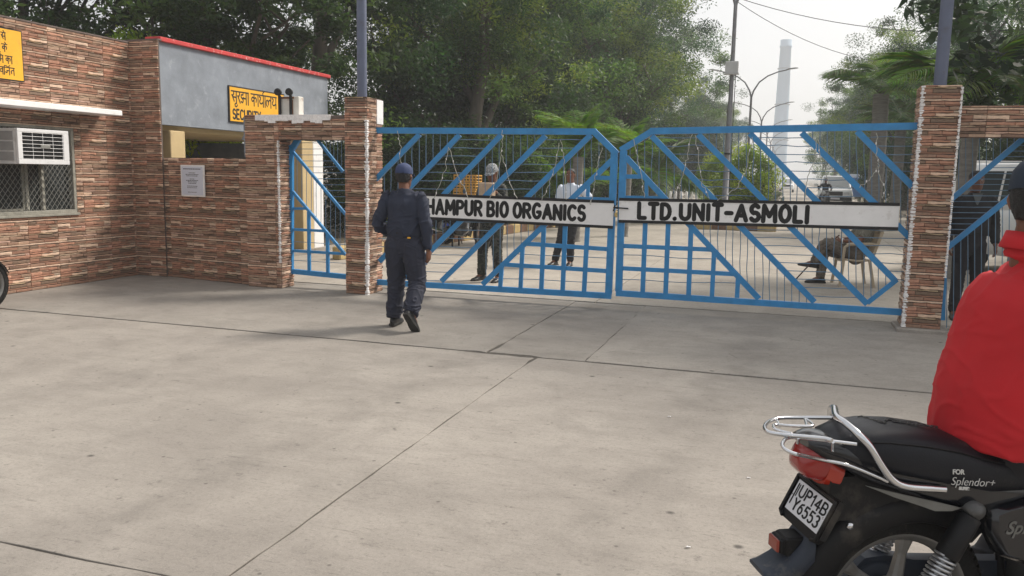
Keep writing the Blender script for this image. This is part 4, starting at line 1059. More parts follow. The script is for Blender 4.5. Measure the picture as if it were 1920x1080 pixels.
# camouflage cloth
def camo_mat(name, cols, scale=14):
    m = mat(name, cols[0], .9, bump=.2, bs=200); N = m.node_tree.nodes; L = m.node_tree.links; b = N['Principled BSDF']
    tc = [x for x in N if x.type == 'TEX_COORD'][0]; n = N.new('ShaderNodeTexNoise'); n.inputs['Scale'].default_value = scale; n.inputs['Detail'].default_value = 2; L.new(tc.outputs['Object'], n.inputs['Vector'])
    r = N.new('ShaderNodeValToRGB'); r.color_ramp.interpolation = 'CONSTANT'; L.new(n.outputs[0], r.inputs[0])
    r.color_ramp.elements[0].color = (*cols[0],1); r.color_ramp.elements[1].position = .43; r.color_ramp.elements[1].color = (*cols[1],1)
    for p_, c_ in ((.5,cols[2]),(.57,cols[3])): e = r.color_ramp.elements.new(p_); e.color = (*c_,1)
    L.new(r.outputs[0], b.inputs['Base Color']); return m
CAMO = camo_mat('camouflage_cloth', ((.022,.026,.02),(.05,.055,.038),(.07,.068,.06),(.010,.011,.010)))
CAMOC = camo_mat('pale_camouflage_cap', ((.30,.31,.32),(.08,.09,.09),(.42,.43,.44),(.2,.21,.2)), 26)
c0 = at('Z', 0, 921, 527)
def camo_extra(root, G, R, v):
    m = MB(); c = (G['wrL']+G['wrR'])/2; m.bbox((c.x-.13,c.y+.02,c.z-.05),(c.x+.10,c.y+.13,c.z+.15),.015)
    o = put('bundle', m, mat('tan_paper', (.46,.33,.22), .8, var=.2, vs=14, bump=.5, bs=20), None, False)
    mw = WM(root); o.matrix_basis = mw; tag(o, 'tan paper bundle held up in the hands of the camouflaged soldier', 'bundle')
person('soldier in dark camouflage with pale patterned cap, holding a bundle behind the left gate', (c0.x, c0.y, 0), R_(165),
    stand(1.72, elL=(-.28,.10,1.16), wrL=(-.24,.30,1.33), elR=(.16,.16,1.14), wrR=(-.06,.30,1.30), hdL=(1,.3,.3), hdR=(-1,.3,.3), pmL=(0,1,.2), pmR=(0,1,.2), anL=(-.14,0,.085), anR=(.16,.02,.085), knL=(-.12,.04,.48), knR=(.13,.04,.48)),
    CAMO, CAMO, v=.010, cap=CAMOC, boot=.10, headrot=(-.3,0,.15), torso=(.18,.12), waist=(.16,.12), extra=camo_extra, fold=.008, skin=SK1, leg=1.08)
WSH = mat('white_shirt_cloth', (.60,.66,.74), .8, var=.06, vs=8, bump=.2, bs=200); BTR = mat('black_trouser_cloth', (.018,.018,.022), .85, var=.2, vs=9)
w0 = at('Z', 0, 1066, 499)
person('man in white half-sleeve shirt and black trousers, hand on hip, behind the left gate', (w0.x, w0.y, 0), R_(172),
    stand(1.70, elL=(-.40,-.05,1.14), wrL=(-.19,.06,1.02), hdL=(1,.3,-.3), elR=(.25,-.02,1.12), wrR=(.22,.1,.9), anL=(-.03,.0,.085), knL=(-.05,.05,.48), anR=(.24,.05,.085), knR=(.15,.03,.48)),
    WSH, BTR, v=.010, sleeve='half', torso=(.172,.112), fold=.007, shoe_m=SHOE)
BLK = mat('black_jacket_cloth', (.013,.013,.015), .8, var=.25, vs=9, bump=.2, bs=150); GRYV = mat('grey_vest_cloth', (.14,.15,.15), .9)
k0 = at('Z', 1.42, 1822, 365); k0 = at('Y', 10.75, 1822, 420)
def blk_extra(root, G, R, v):
    m = MB(); nk = G['neck']; m.prism([(-.055,.02),(.055,.02),(0,-.13)], nk+Vector((0,.100,-.01)), (1,0,0), (0,-.10,1), (0,.012,0)); put('vest_front', m, GRYV, root, False)
person('man in black jacket with grey V-neck and dark hair, standing behind the right wicket', (k0.x, 10.75, 0), R_(188), stand(1.73), BLK, BTR, v=.010, torso=(.19,.125), waist=(.17,.12), extra=blk_extra, armr=1.15)
# seated guard
KHK = camo_mat('olive_brown_cloth', ((.12,.10,.08),(.15,.125,.10),(.105,.09,.07),(.17,.14,.11)), 9); OLV = camo_mat('olive_shirt_cloth', ((.15,.14,.11),(.20,.185,.15),(.12,.115,.09),(.17,.16,.13)), 12)
M_CHAIR = mat('beige_plastic', (.42,.34,.24), .45, var=.08, vs=4, spot=(.25,.2,.15), spots=9, spota=.3)
s0 = at('Z', .45, 1600, 480); s0.z = 0
def make_chair(loc, rz, label):
    t = thing('plastic_chair', label, 'chair', loc, rz)
    m = MB(); rings = []
    for y, z, w in ((-.19,.415,.20),(-.1,.405,.215),(0,.40,.22),(.12,.412,.225),(.2,.42,.215),(.225,.40,.205)):
        rings.append([Vector((-w,y,z+.012)),Vector((-w*.6,y,z)),Vector((0,y,z-.004)),Vector((w*.6,y,z)),Vector((w,y,z+.012)),Vector((w,y,z-.02)),Vector((0,y,z-.03)),Vector((-w,y,z-.02))])
    m.loft(rings); put('seat', m, M_CHAIR, t, False)
    m = MB()
    for x in (-.21,.21): m.bar((x,-.20,.40),(x*1.02,-.33,.84),.03,.045,up=(0,1,.3))
    m.bar((-.215,-.33,.84),(.215,-.33,.84),.035,.06,up=(0,.3,1)); m.bar((-.2,-.215,.46),(.2,-.215,.46),.02,.04,up=(0,.3,1))
    bk = put('backrest', m, M_CHAIR, t, False)
    for i in range(6):
        x = -.15+i*.06; mm = MB(); mm.bar((x,-.217,.47),(x,-.325,.82),.028,.012,up=(0,1,.3)); put('slat', mm, M_CHAIR, bk, False)
    for sg in (-1,1):
        m = MB(); m.tube([(sg*.235,.21,.42),(sg*.25,.20,.60),(sg*.255,.14,.645),(sg*.255,-.05,.655),(sg*.25,-.18,.66),(sg*.235,-.27,.64)], [.02,.022,.026,.026,.022,.018], 8); put('armrest', m, M_CHAIR, t, False)
        for yy, ye in ((.19,.23),(-.18,-.26)):
            m = MB(); m.bar((sg*.205,yy,.42),(sg*.235,ye,.0),.045,.035,up=(0,1,0)); put('leg', m, M_CHAIR, t, False)
    return t
RZS = R_(101)
make_chair((s0.x, s0.y, 0), RZS, 'beige moulded plastic armchair under the seated guard behind the right gate')
def seat_extra(root, G, R, v):
    w = G['wrR']; m = MB(); m.tube([w+Vector((-.03,-.05,.10)),w+Vector((-.03,.1,-.05)),Vector((0,.86,.02))], .011, 7)
    o = put('cane', m, mat('dark_wood', (.05,.03,.02), .6), None, False); o.matrix_basis = WM(root); tag(o, 'dark wooden cane slanting from the seated guard to the ground', 'cane')
    m = MB(); m.lathe(G['elL'].lerp(G['wrL'],.9), (G['wrL']-G['elL']), [(-.012,.036),(-.012,.041),(.012,.041),(.012,.036)], 14); put('watch', m, M_WHITE, root, False)
person('guard in olive-brown clothes slouched cross-legged on the plastic chair behind the right gate', (s0.x, s0.y, 0), RZS,
    stand(1.68, pelvis=(0,-.03,.50), chest=(0,-.13,.76), neck=(0,-.18,.98), head=(0,-.14,1.115), shL=(-.19,-.17,.93), shR=(.19,-.17,.93), elL=(-.26,.0,.70), elR=(.26,-.0,.70), wrL=(-.10,.22,.68), wrR=(.10,.26,.66),
          hipL=(-.09,.0,.49), hipR=(.09,.0,.49), knL=(-.03,.42,.64), anL=(.06,.56,.33), ftL=(.1,1,.12), knR=(.08,.41,.50), anR=(.10,.44,.09), ftR=(0,1,0), fuL=(0,-.1,1)),
    OLV, KHK, v=.010, cap=OLV, sleeve='half', extra=seat_extra, torso=(.18,.125), waist=(.165,.125), hips=.17, leg=1.05, headrot=(-.35,0,.2))
# ================================================================= motorcycle
M_CHROME = mat('chrome', (.62,.63,.65), .16, metal=1, var=.08, vs=20); M_BKP = mat('black_bodywork', (.005,.006,.009), .2, var=.25, vs=9, coat=.35, spot=(.09,.08,.065), spots=10, spota=.22)
M_VINYL = mat('black_seat_vinyl', (.007,.008,.012), .4, var=.3, vs=5, bump=.12, bs=240, spot=(.10,.095,.085), spots=3.5, spota=.35)
M_TYRE = mat('tyre_rubber', (.011,.0105,.010), .85, var=.35, vs=14, bump=.5, bs=60, spot=(.09,.08,.065), spots=9, spota=.6)
M_ALLOY = mat('grey_alloy', (.20,.195,.185), .42, metal=.55, var=.2, vs=12, spot=(.14,.12,.10), spots=10, spota=.5)
M_GPL = mat('grey_blue_plastic', (.030,.037,.052), .5, var=.25, vs=8, spot=(.16,.15,.13), spots=5, spota=.6)
M_DPL = mat('dull_black_plastic', (.006,.006,.007), .55, var=.35, vs=9, spot=(.075,.066,.055), spots=5, spota=.5)
M_LENS = mat('red_lens', (.30,.012,.010), .12, var=.1, coat=.5); M_LENS.node_tree.nodes['Principled BSDF'].inputs['Transmission Weight'].default_value = .15
M_LENSD = mat('dark_red_lens', (.22,.03,.015), .25); M_LENSO = mat('orange_red_lens', (.36,.025,.010), .15, coat=.4)
M_PLATE = mat('number_plate_white', (.62,.63,.66), .4, var=.06, vs=20)
M_SPR = mat('spring_steel', (.45,.46,.48), .3, metal=.8); M_ENG = mat('engine_metal', (.12,.12,.12), .5, metal=.6, var=.3, vs=12)
M_DECAL = mat('silver_decal', (.13,.13,.12), .45, var=.2, vs=15)
for q_ in (M_VINYL, M_DPL, M_TYRE, M_GPL): q_.node_tree.nodes['Principled BSDF'].inputs['Specular IOR Level'].default_value = .28
BK_O = Vector((.390,2.674,0)); BK_A = R_(26)
_bh = Vector((math.cos(BK_A), math.sin(BK_A), 0)); _bl = Vector((-math.sin(BK_A), math.cos(BK_A), 0))
def BL(px, py, z=None, y=None):
    "photo pixel to motorcycle coordinates, on the height z or the lateral plane y"
    if z is not None: q = at('Z', z, px, py)-BK_O
    else:
        d = CF*FPX+CR*(px-960)+CU*(540-py); t = (y-(CO-BK_O).dot(_bl))/d.dot(_bl); q = CO+d*t-BK_O
    return Vector((q.dot(_bh), q.dot(_bl), q.z))
def text_mesh(name, body, size, o, x, y, m_, parent, shear=0., off=.0, ext=.0008):
    cu = bpy.data.curves.new(name, 'FONT'); cu.body = body; cu.size = size; cu.shear = shear; cu.extrude = ext; cu.offset = off
    t = bpy.data.objects.new('tmp', cu); COL.objects.link(t); bpy.context.view_layer.update()
    me = bpy.data.meshes.new_from_object(t.evaluated_get(bpy.context.evaluated_depsgraph_get())); bpy.data.objects.remove(t)
    x = Vector(x).normalized(); y = Vector(y).normalized(); n = x.cross(y)
    me.transform(Matrix(((x.x,y.x,n.x,o[0]),(x.y,y.y,n.y,o[1]),(x.z,y.z,n.z,o[2]),(0,0,0,1)))); me.materials.clear(); me.materials.append(m_); me.name = name
    return ob(name, me, parent, False)
def motorcycle(label, loc, rz, detail=True, group=None):
    t = thing('motorcycle', label, 'motorcycle', loc, rz, group)
    def wheel(cx, name):
        c = Vector((cx,0,.30)); W = MB(); prof = []
        for i in range(15):
            a = -math.pi*.62+math.pi*1.24*i/14; prof.append((.042*math.sin(a)*1.0, .252+.048*math.cos(a)))
        prof = [( -.026,.228)]+prof+[(.026,.228)]
        wv = thing(name, None, None, (0,0,0)) if False else None
        W.lathe(c, (0,1,0), prof, 56)
        ty = put('wheel', W, M_TYRE, t, False)
        K = MB()                                                     # tread blocks
        for i in range(60):
            for s_ in (-1,0,1):
                a = 2*math.pi*(i+(.5 if s_ else 0))/60; ca, sa = math.cos(a), math.sin(a); r0 = .2995-abs(s_)*.009
                e = Vector((ca,0,sa)); tt = Vector((-sa,0,ca)); cc = c+e*r0+Vector((0,s_*.026,0))
                n_ = (e+Vector((0,s_*.75,0))).normalized(); b_ = tt.cross(n_)
                vs = [cc+tt*u_*.0105+b_*v_*.009+n_*w_ for w_ in (-.004,.005) for u_, v_ in ((-1,-1),(1,-1),(1,1),(-1,1))]
                K.add(vs, [(4,5,6,7),(0,1,5,4),(1,2,6,5),(2,3,7,6),(3,0,4,7)])
        put('tread', K, M_TYRE, ty, False)
        Rm = MB(); Rm.lathe(c, (0,1,0), [(-.034,.238),(-.037,.243),(-.039,.236),(-.034,.226),(-.026,.212),(-.012,.204),(.012,.204),(.026,.212),(.034,.226),(.039,.236),(.037,.243),(.034,.238)], 56)
        put('rim', Rm, M_ALLOY, ty, False)
        for k in range(6):
            a = R_(60*k+22); e = Vector((math.cos(a),0,math.sin(a))); p = e.cross(Vector((0,1,0))); S = MB(); rings = []
            for r0, w_, d_ in ((.035,.030,.026),(.09,.019,.018),(.16,.015,.014),(.207,.024,.020)):
                rings.append([c+e*r0+p*w_*u_+Vector((0,d_*v_,0)) for u_, v_ in ((-1,-.6),(-.5,-1),(.5,-1),(1,-.6),(1,.6),(.5,1),(-.5,1),(-1,.6))])
            S.loft(rings, smooth=False); put('spoke', S, M_ALLOY, ty, False)
        H_ = MB(); H_.lathe(c, (0,1,0), [(-.055,0),(-.055,.02),(-.045,.035),(-.04,.060),(-.03,.066),(.03,.066),(.05,.05),(.06,.02),(.06,0)], 28); put('hub', H_, M_ALLOY, ty, False)
    wheel(0., 'rear'); wheel(1.235, 'front')
    # swing arm, chain case, axle
    for sg in (-1,1):
        m = MB(); m.bar((-.03,sg*.095,.30),(.45,sg*.085,.31),.022,.036); m.lathe((0,sg*.105,.30),(0,sg,0),[(-.01,.016),(.02,.016),(.022,.010),(.034,.010),(.034,0)],10,smooth=False); put('swing_arm', m, M_DPL, t, False)
    m = MB(); pr = [(-.115,.30),(-.10,.355),(-.05,.405),(.02,.412),(.12,.392),(.45,.372),(.50,.34),(.50,.28),(.45,.25),(.1,.215),(.0,.195),(-.07,.215)]
    m.prism([(p[0],p[1]) for p in pr], (0,.072,0), (1,0,0), (0,0,1), (0,.05,0)); put('chain_case', m, M_GPL, t, False)
    m = MB(); m.lathe((0,.13,.30),(0,1,0),[(-.07,.0),(-.07,.085),(-.055,.098),(-.01,.098),(.0,.09),(.0,0)],28); put('brake_drum', m, M_GPL, t, False)
    # rear shocks
    for sg in (-1,1):
        lo = Vector((-.008,sg*.128,.335)); up = Vector((.155,sg*.128,.645)); d = (up-lo).normalized(); L = (up-lo).length
        m = MB(); m.lathe(lo,d,[(L*.54,.0),(L*.54,.032),(L*.56,.035),(L*.93,.033),(L*.95,.022),(L*.95,.0)],20); sh = put('shock_absorber', m, M_DPL, t, False)
        m = MB(); m.lathe(lo,d,[(.02,.013),(L*.6,.013)],10); m.lathe(lo,d,[(.02,.0),(.02,.026),(.06,.028),(.07,.02),(.07,0)],14); put('rod', m, M_SPR, sh, False)
        x = d.orthogonal().normalized(); y = d.cross(x); n = 150; turns = 9.5
        m = MB(); m.tube([lo+d*(.065+(L*.56-.07)*i/n)+(x*math.cos(2*math.pi*turns*i/n)+y*math.sin(2*math.pi*turns*i/n))*.030 for i in range(n+1)], .0048, 6); put('spring', m, M_SPR, sh, False)
        m = MB(); m.lathe(lo,(0,sg,0),[(-.02,.02),(.02,.02),(.024,.012),(.024,0)],14); m.lathe(up,(0,sg,0),[(-.04,.024),(.018,.026),(.02,.018),(.028,.015),(.03,0)],18); m.lathe(up,(0,sg,0),[(.0185,.022),(.023,.021),(.023,.016)],18); put('mount', m, M_ENG, sh, False)['kind'] = 'stuff'
    # rear mudguard
    m = MB(); rings = []
    for i in range(17):
        a = R_(48+ (196-48)*i/16); R0 = .352+.0*i; c = Vector((.01,0,.305)); e = Vector((math.cos(a),0,math.sin(a)))
        w0 = .078 if i < 9 else .078-.018*(i-9)/8
        prof = [(-1,-.075),(-1.0,-.02),(-.86,.012),(-.45,.024),(0,.028),(.45,.024),(.86,.012),(1,-.02),(1,-.075)]
        o_ = [c+e*(R0+r_*.9)+Vector((0,w0*y_,0)) for y_, r_ in prof]; i_ = [c+e*(R0+r_*.9-.004)+Vector((0,w0*y_*.94,0)) for y_, r_ in reversed(prof)]
        rings.append(o_+i_)
    m.loft(rings); m.box((-.27,-.07,.60),(.10,.07,.735)); put('rear_mudguard', m, M_DPL, t, False)
    m = MB()                                                         # grey mud flap at the back
    rings = []
    for x_, z_, w_, th in ((-.30,.52,.07,.09),(-.335,.475,.074,.075),(-.375,.44,.073,.05),(-.42,.425,.066,.028),(-.448,.43,.05,.014)):
        rings.append([Vector((x_-(.0),w_*u_,z_+v_*th/2)) for u_, v_ in ((-1,-1),(-.4,-1.15),(.4,-1.15),(1,-1),(1,.3),(.7,1),(-.7,1),(-1,.3))])
    m.loft(rings); mf = put('mud_flap', m, M_GPL, t, False)
    m = MB(); m.bbox((-.393,-.034,.482),(-.375,.034,.530),.005); m.bbox((-.38,-.037,.476),(-.31,.037,.535),.006); rf = put('reflector_holder', m, M_DPL, t, False)
    m = MB(); m.bbox((-.402,-.030,.487),(-.392,.030,.526),.003); put('reflector', m, M_LENSD, rf, False)
    # plate bracket and number plate
    pn = Vector((-.90,0,.44)).normalized(); pd = Vector((-.44,0,-.90)).normalized(); pc = Vector((-.272,0,.664))
    m = MB(); o_ = pc+Vector((0,.118,0))-pd*.018+pn*.0
    m.prism([(0,0),(.236,0),(.236,.125),(.215,.145),(.02,.145),(0,.125)], o_, (0,-1,0), pd, -pn*.022); m.box((-.25,-.05,.5),(-.20,.05,.70))
    m.tube([pc+Vector((0,.11,0))-pd*.012+pn*.006, pc+Vector((0,-.11,0))-pd*.012+pn*.006], .006, 6)
    for sg in (-1,1): m.tube([pc+Vector((0,.112*sg,0))-pd*.012+pn*.005, pc+Vector((0,.112*sg,0))+pd*.115+pn*.005, pc+Vector((0,.09*sg,0))+pd*.124+pn*.005], .006, 6)
    pb = put('plate_holder', m, M_DPL, t, False)
    m = MB(); m.prism([(0,0),(.2,0),(.2,.1),(0,.1)], pc+Vector((0,.1,0))+pn*.001, (0,-1,0), pd, pn*.002); npl = put('number_plate', m, M_PLATE, t, False)
    if detail:
        br = Brush(pc+Vector((0,.1,0))+pn*.0032+pd*.1, (0,-1,0), -pd, pn)
        k = .158/br.width('UP14B', .034, .2, .8, .4); br.text('UP14B', .034, .056, .034, .0062, gap=.2*k, sx=.8*k)
        k = .150/br.width('Y6553', .034, .2, .8, .4); br.text('Y6553', .034, .012, .034, .0062, gap=.2*k, sx=.8*k)
        br.stroke([(.012,.022),(.012,.088)], .006); br.stroke([(.022,.05),(.022,.088)], .003)
        put('lettering', br.m, M_INK, npl, False)
        for y_ in (.09,-.09):
            m = MB(); m.lathe(pc+Vector((0,y_*.0+ (.1 if y_>0 else -.1)*.93,0))+pd*.05+pn*.003, pn, [(0,.004),(.002,.003),(.002,0)], 8); put('bolt', m, M_CHROME, npl, False)
    # tail lamp
    def ringx(x_, z0_, z1_, w_, k=.55): 
        zc, hz = (z0_+z1_)/2, (z1_-z0_)/2
        return [Vector((x_, w_*(abs(math.cos(a))**k)*(1 if math.cos(a)>0 else -1), zc+hz*(abs(math.sin(a))**k)*(1 if math.sin(a)>0 else -1))) for a in [2*math.pi*(j+.5)/20 for j in range(20)]]
    def slant(r, dx): return [p+Vector((dx*(.77-p.z),0,0)) for p in r]
    m = MB(); m.loft([slant(ringx(x_,a_,b_,w_),-.35) for x_,a_,b_,w_ in ((-.352,.775,.800,.02),(-.348,.757,.814,.038),(-.337,.740,.824,.052),(-.312,.722,.830,.061),(-.270,.712,.825,.068))])
    tl = put('tail_lamp', m, M_LENS, t, False)
    m = MB(); m.loft([slant(ringx(x_,a_,b_,w_),-.35) for x_,a_,b_,w_ in ((-.2695,.705,.790,.069),(-.245,.700,.78,.073),(-.220,.70,.765,.074))]); put('side_lens', m, M_LENSO, tl, False)
    # tail cowl / side panels
    m = MB(); rings = []
    for x_, z0_, z1_, w_ in ((-.335,.818,.842,.05),(-.30,.790,.850,.075),(-.24,.755,.845,.095),(-.16,.715,.83,.112),(-.05,.675,.80,.118),(.06,.640,.775,.120),(.16,.620,.75,.122),(.30,.56,.74,.12),(.42,.52,.72,.10)):
        rings.append(ringx(x_, z0_, z1_, w_, .6))
    m.loft(rings); tp = put('tail_panel', m, M_BKP, t, False)
    m = MB()
    for sg in (-1,1):
        m.prism([(-.19,.727),(-.06,.694),(.06,.664),(.12,.648),(.09,.640),(.035,.642),(.00,.655),(-.10,.690)], (0,sg*.1225,0), (1,0,0), (0,0,1), (0,sg*-.004,0))
    put('silver_stripe', m, M_DECAL, tp, False)
    m = MB(); rings = []                                             # side cover under the seat
    for sg in (-1,1):
        mm = MB(); rings = [[Vector((x_,sg*y_,z_)) for x_, z_ in ((.20,.640),(.24,.655),(.40,.69),(.50,.66),(.48,.52),(.36,.46),(.25,.50),(.21,.57))] for y_ in (.09,.135)]
        rings.append([Vector((.35+(p.x-.35)*.86, sg*.15, .58+(p.z-.58)*.86)) for p in rings[-1]]); mm.loft(rings); scv = put('side_cover', mm, M_BKP, t, False)
        if detail and sg == -1: text_mesh('lettering', 'Splendor', .055, (.245,-.1515,.575), (1,0,.0), (0,0,1), M_DECAL, scv, shear=.35, off=.001)
    # seat
    m = MB(); rings = []
    top = [(-.275,.832,.060),(-.245,.852,.085),(-.19,.874,.105),(-.12,.880,.118),(-.02,.874,.126),(.09,.856,.130),(.20,.822,.132),(.32,.795,.130),(.45,.788,.120),(.56,.800,.095),(.63,.815,.06)]
    for x_, z1_, w_ in top:
        zb = max(.70, .80-.20*(x_+.30)) if x_ < .2 else .70
        zb = min(zb, z1_-.04); rg = []
        for u_, v_ in ((-1.0,0),(-1.03,.3),(-1.0,.62),(-.88,.85),(-.62,.965),(-.3,1.0),(0,1.0),(.3,1.0),(.62,.965),(.88,.85),(1.0,.62),(1.03,.3),(1.0,0),(.8,-.05),(0,-.05),(-.8,-.05)):
            rg.append(Vector((x_, w_*u_, zb+(z1_-zb)*v_)))
        rings.append(rg)
    m.loft(rings); seat = put('seat', m, M_VINYL, t, False)
    m = MB()
    for sg in (-1,1):
        m.tube([(x_, sg*w_*.965, (max(.70,.80-.20*(x_+.30)) if x_ < .2 else .70)+(z1_-(max(.70,.80-.20*(x_+.30)) if x_ < .2 else .70))*.72+.003) for x_, z1_, w_ in top[1:-1]], .0028, 5, cap=False)
    put('piping', m, M_DPL, seat, False)
    if detail:
        WT = mat('print_white', (.5,.5,.48), .5)
        text_mesh('lettering', 'FOR', .020, tuple(BL(1786,889,y=-.1368)), (1,0,-.05), (0,.12,1), WT, seat, off=.0006)
        text_mesh('lettering', 'Splendor+', .034, tuple(BL(1782,909,y=-.1375)), (1,0,-.08), (0,.10,1), WT, seat, shear=.3, off=-.0004)
        text_mesh('lettering', 'SUPER', .012, tuple(BL(1798,918,y=-.1372)), (1,0,-.08), (0,.10,1), WT, seat, shear=.1, off=.001)
        text_mesh('lettering', 'Fashion', .05, (-.065,.01,.8790), (.93,-.36,-.07), (.36,.93,.0), M_INK, seat, shear=.35, off=.0012)
        text_mesh('lettering', 'POWER', .026, (-.125,.055,.8795), (.45,-.89,0), (.89,.45,0), M_INK, seat, off=.001)
    # grab rail
    m = MB(); Rr = [BL(1748,916,y=-.135), BL(1700,912,y=-.135), BL(1674,900,y=-.135), BL(1652,872,y=-.134), BL(1630,836,y=-.128), BL(1607,812,y=-.105), BL(1585,793,y=-.06), BL(1568,781,y=-.01)]
    Lr = [Vector((-.200,.06,.905)), Vector((-.185,.105,.885)), Vector((-.165,.128,.84)), Vector((-.13,.134,.77)), Vector((-.07,.135,.72)), Vector((.02,.135,.71))]
    pts = [Vector(p) for p, _, _ in spline([(p,.01,.01) for p in Rr+Lr],4)]; m.tube(pts, .0112, 10); m.tube([Rr[0]+Vector((-.002,0,0)), Rr[0]+Vector((.04,0,-.004))], .0105, 10)
    put('grab_rail', m, M_CHROME, t, False)
    rk = MB(); Z = .872
    P = lambda px, py, z=Z: BL(px, py, z=z)
    def rod(pp, r=.0048, k=4): rk.tube([Vector(p) for p, _, _ in spline([(p,.01,.01) for p in pp],k)], r, 7)
    rod([P(1560,783,.885), P(1500,783), P(1462,784), P(1443,790), P(1434,799), P(1437,808), P(1453,813), P(1490,817), P(1535,821), P(1550,823), P(1560,826)], .0062)
    rod([P(1510,785), P(1520,792), P(1524,797), P(1518,799), P(1480,798), P(1455,796), P(1450,800), P(1456,806), P(1482,813)])
    rod([P(1455,785), P(1462,799)]); rod([P(1509,784), P(1513,799)]); rod([P(1483,812), P(1486,821,.862)]); rod([P(1545,822), P(1557,829,.862)])
    rod([P(1606,833,.855), P(1550,826,.860), P(1497,820,.862), P(1477,821,.862), P(1468,829,.860), P(1468,838,.855), P(1478,846,.85), P(1494,852,.845)], .0055)
    rod([P(1494,852,.845), BL(1545,863,y=-.115), BL(1589,872,y=-.125), BL(1640,892,y=-.13), BL(1664,903,y=-.13)], .0055)
    rod([P(1497,821,.862), P(1496,831,.84)]); rod([P(1562,829,.862), P(1561,845,.83)])
    put('luggage_rack', rk, M_CHROME, t, False)
    # frame, engine, tank, front end
    m = MB()
    for sg in (-1,1):
        m.tube([(.155,sg*.09,.65),(.30,sg*.09,.60),(.42,sg*.08,.45),(.44,sg*.07,.28)], .014, 8); m.tube([(.0,sg*.10,.72),(.155,sg*.10,.66),(.45,sg*.09,.70),(.95,sg*.03,.82)], .014, 8)
        m.tube([(.44,sg*.07,.28),(.75,sg*.07,.22),(.85,sg*.04,.45),(.97,0,.80)], .013, 8)
    m.tube([(.97,0,.62),(.93,0,.92)], .028, 10); put('frame', m, M_DPL, t, False)
    m = MB(); m.bbox((.45,-.10,.24),(.78,.10,.44),.03); m.lathe((.55,-.10,.34),(0,-1,0),[(0,.095),(.03,.09),(.04,.07),(.04,0)],24); m.lathe((.55,.10,.34),(0,1,0),[(0,.1),(.04,.095),(.05,.07),(.05,0)],24)
    for i in range(7): m.bbox((.60+i*.022,-.075,.42),(.612+i*.022,.075,.62),.004)
    put('engine', m, M_ENG, t, False)
    m = MB(); m.tube([(.80,-.06,.50),(.86,-.09,.35),(.70,-.13,.24),(.3,-.14,.25),(.1,-.15,.29)], .02, 10); m.tube([(.32,-.145,.26),(.0,-.155,.31),(-.28,-.16,.36)], [.036,.042,.038], 14); put('exhaust_pipe', m, M_CHROME, t, False)
    m = MB(); m.loft([ringx(x_,a_,b_,w_,.75) for x_,a_,b_,w_ in ((.58,.76,.82,.06),(.64,.73,.88,.10),(.74,.71,.93,.13),(.86,.73,.95,.13),(.95,.78,.93,.09),(.99,.83,.90,.04))]); tk = put('fuel_tank', m, M_BKP, t, False)
    m = MB(); m.lathe((.80,0,.945),(0,0,1),[(0,.035),(.012,.034),(.016,.02),(.016,0)],18); put('filler_cap', m, M_CHROME, tk, False)
    for sg in (-1,1):
        m = MB(); m.tube([(1.235,sg*.075,.30),(1.08,sg*.075,.72)], .024, 10); m.tube([(1.08,sg*.075,.70),(.99,sg*.075,.96)], .016, 10); put('fork_leg', m, M_ALLOY, t, False)
    m = MB(); m.tube([(.86,-.36,1.02),(.93,-.26,1.03),(.98,-.12,1.0),(.98,.12,1.0),(.93,.26,1.03),(.86,.36,1.02)], .011, 8); hb = put('handlebar', m, M_CHROME, t, False)
    for sg in (-1,1):
        m = MB(); m.tube([(.85,sg*.375,1.02),(.905,sg*.285,1.028)], .017, 10); put('grip', m, M_DPL, hb, False)
        m = MB(); m.tube([(.93,sg*.22,1.04),(.92,sg*.25,1.14),(.93,sg*.29,1.19)], .005, 6); m.lathe((.93,sg*.30,1.21),(-1,0,.1),[(-.02,.0),(-.015,.04),(0,.052),(.004,.05),(.004,0)],16); put('mirror', m, M_DPL, hb, False)
    m = MB(); m.lathe((1.03,0,.90),(1,0,-.1),[(-.05,.05),(0,.09),(.05,.10),(.07,.095)],20); hl = put('headlight', m, M_BKP, t, False); m = MB(); m.lathe((1.095,0,.893),(1,0,-.1),[(0,.094),(.015,.07),(.02,0)],20); put('lens', m, M_PLATE, hl, False)
    m = MB(); rings = []
    for i in range(11):
        a = R_(20+150*i/10); e = Vector((math.cos(a),0,math.sin(a))); c = Vector((1.235,0,.30))
        rings.append([c+e*(.325-abs(y_)*.02)+Vector((0,.06*y_,0)) for y_ in (-1,-.6,0,.6,1)]+[c+e*(.320-abs(y_)*.02)+Vector((0,.057*y_,0)) for y_ in (1,.6,0,-.6,-1)])
    m.loft(rings); put('front_mudguard', m, M_BKP, t, False)
    for sg in (-1,1):
        m = MB(); m.tube([(.40,sg*.10,.27),(.41,sg*.24,.27)], .014, 8); put('foot_peg', m, M_DPL, t, False)
    m = MB(); m.tube([(.36,.10,.24),(.30,.24,.02)], .011, 8); put('side_stand', m, M_DPL, t, False)
    for x_, z_ in ((-.16,.80),):
        for sg in (-1,1):
            m = MB(); m.lathe((-.20,sg*.075,.585),(0,sg,0),[(0,.012),(.006,.010),(.007,0)],10); put('bolt', m, M_CHROME, t, False)
    return t
bike = motorcycle('black motorcycle with chrome rack and plate UP14B Y6553, ridden by the man in red', tuple(BK_O), BK_A, group='black motorcycles')
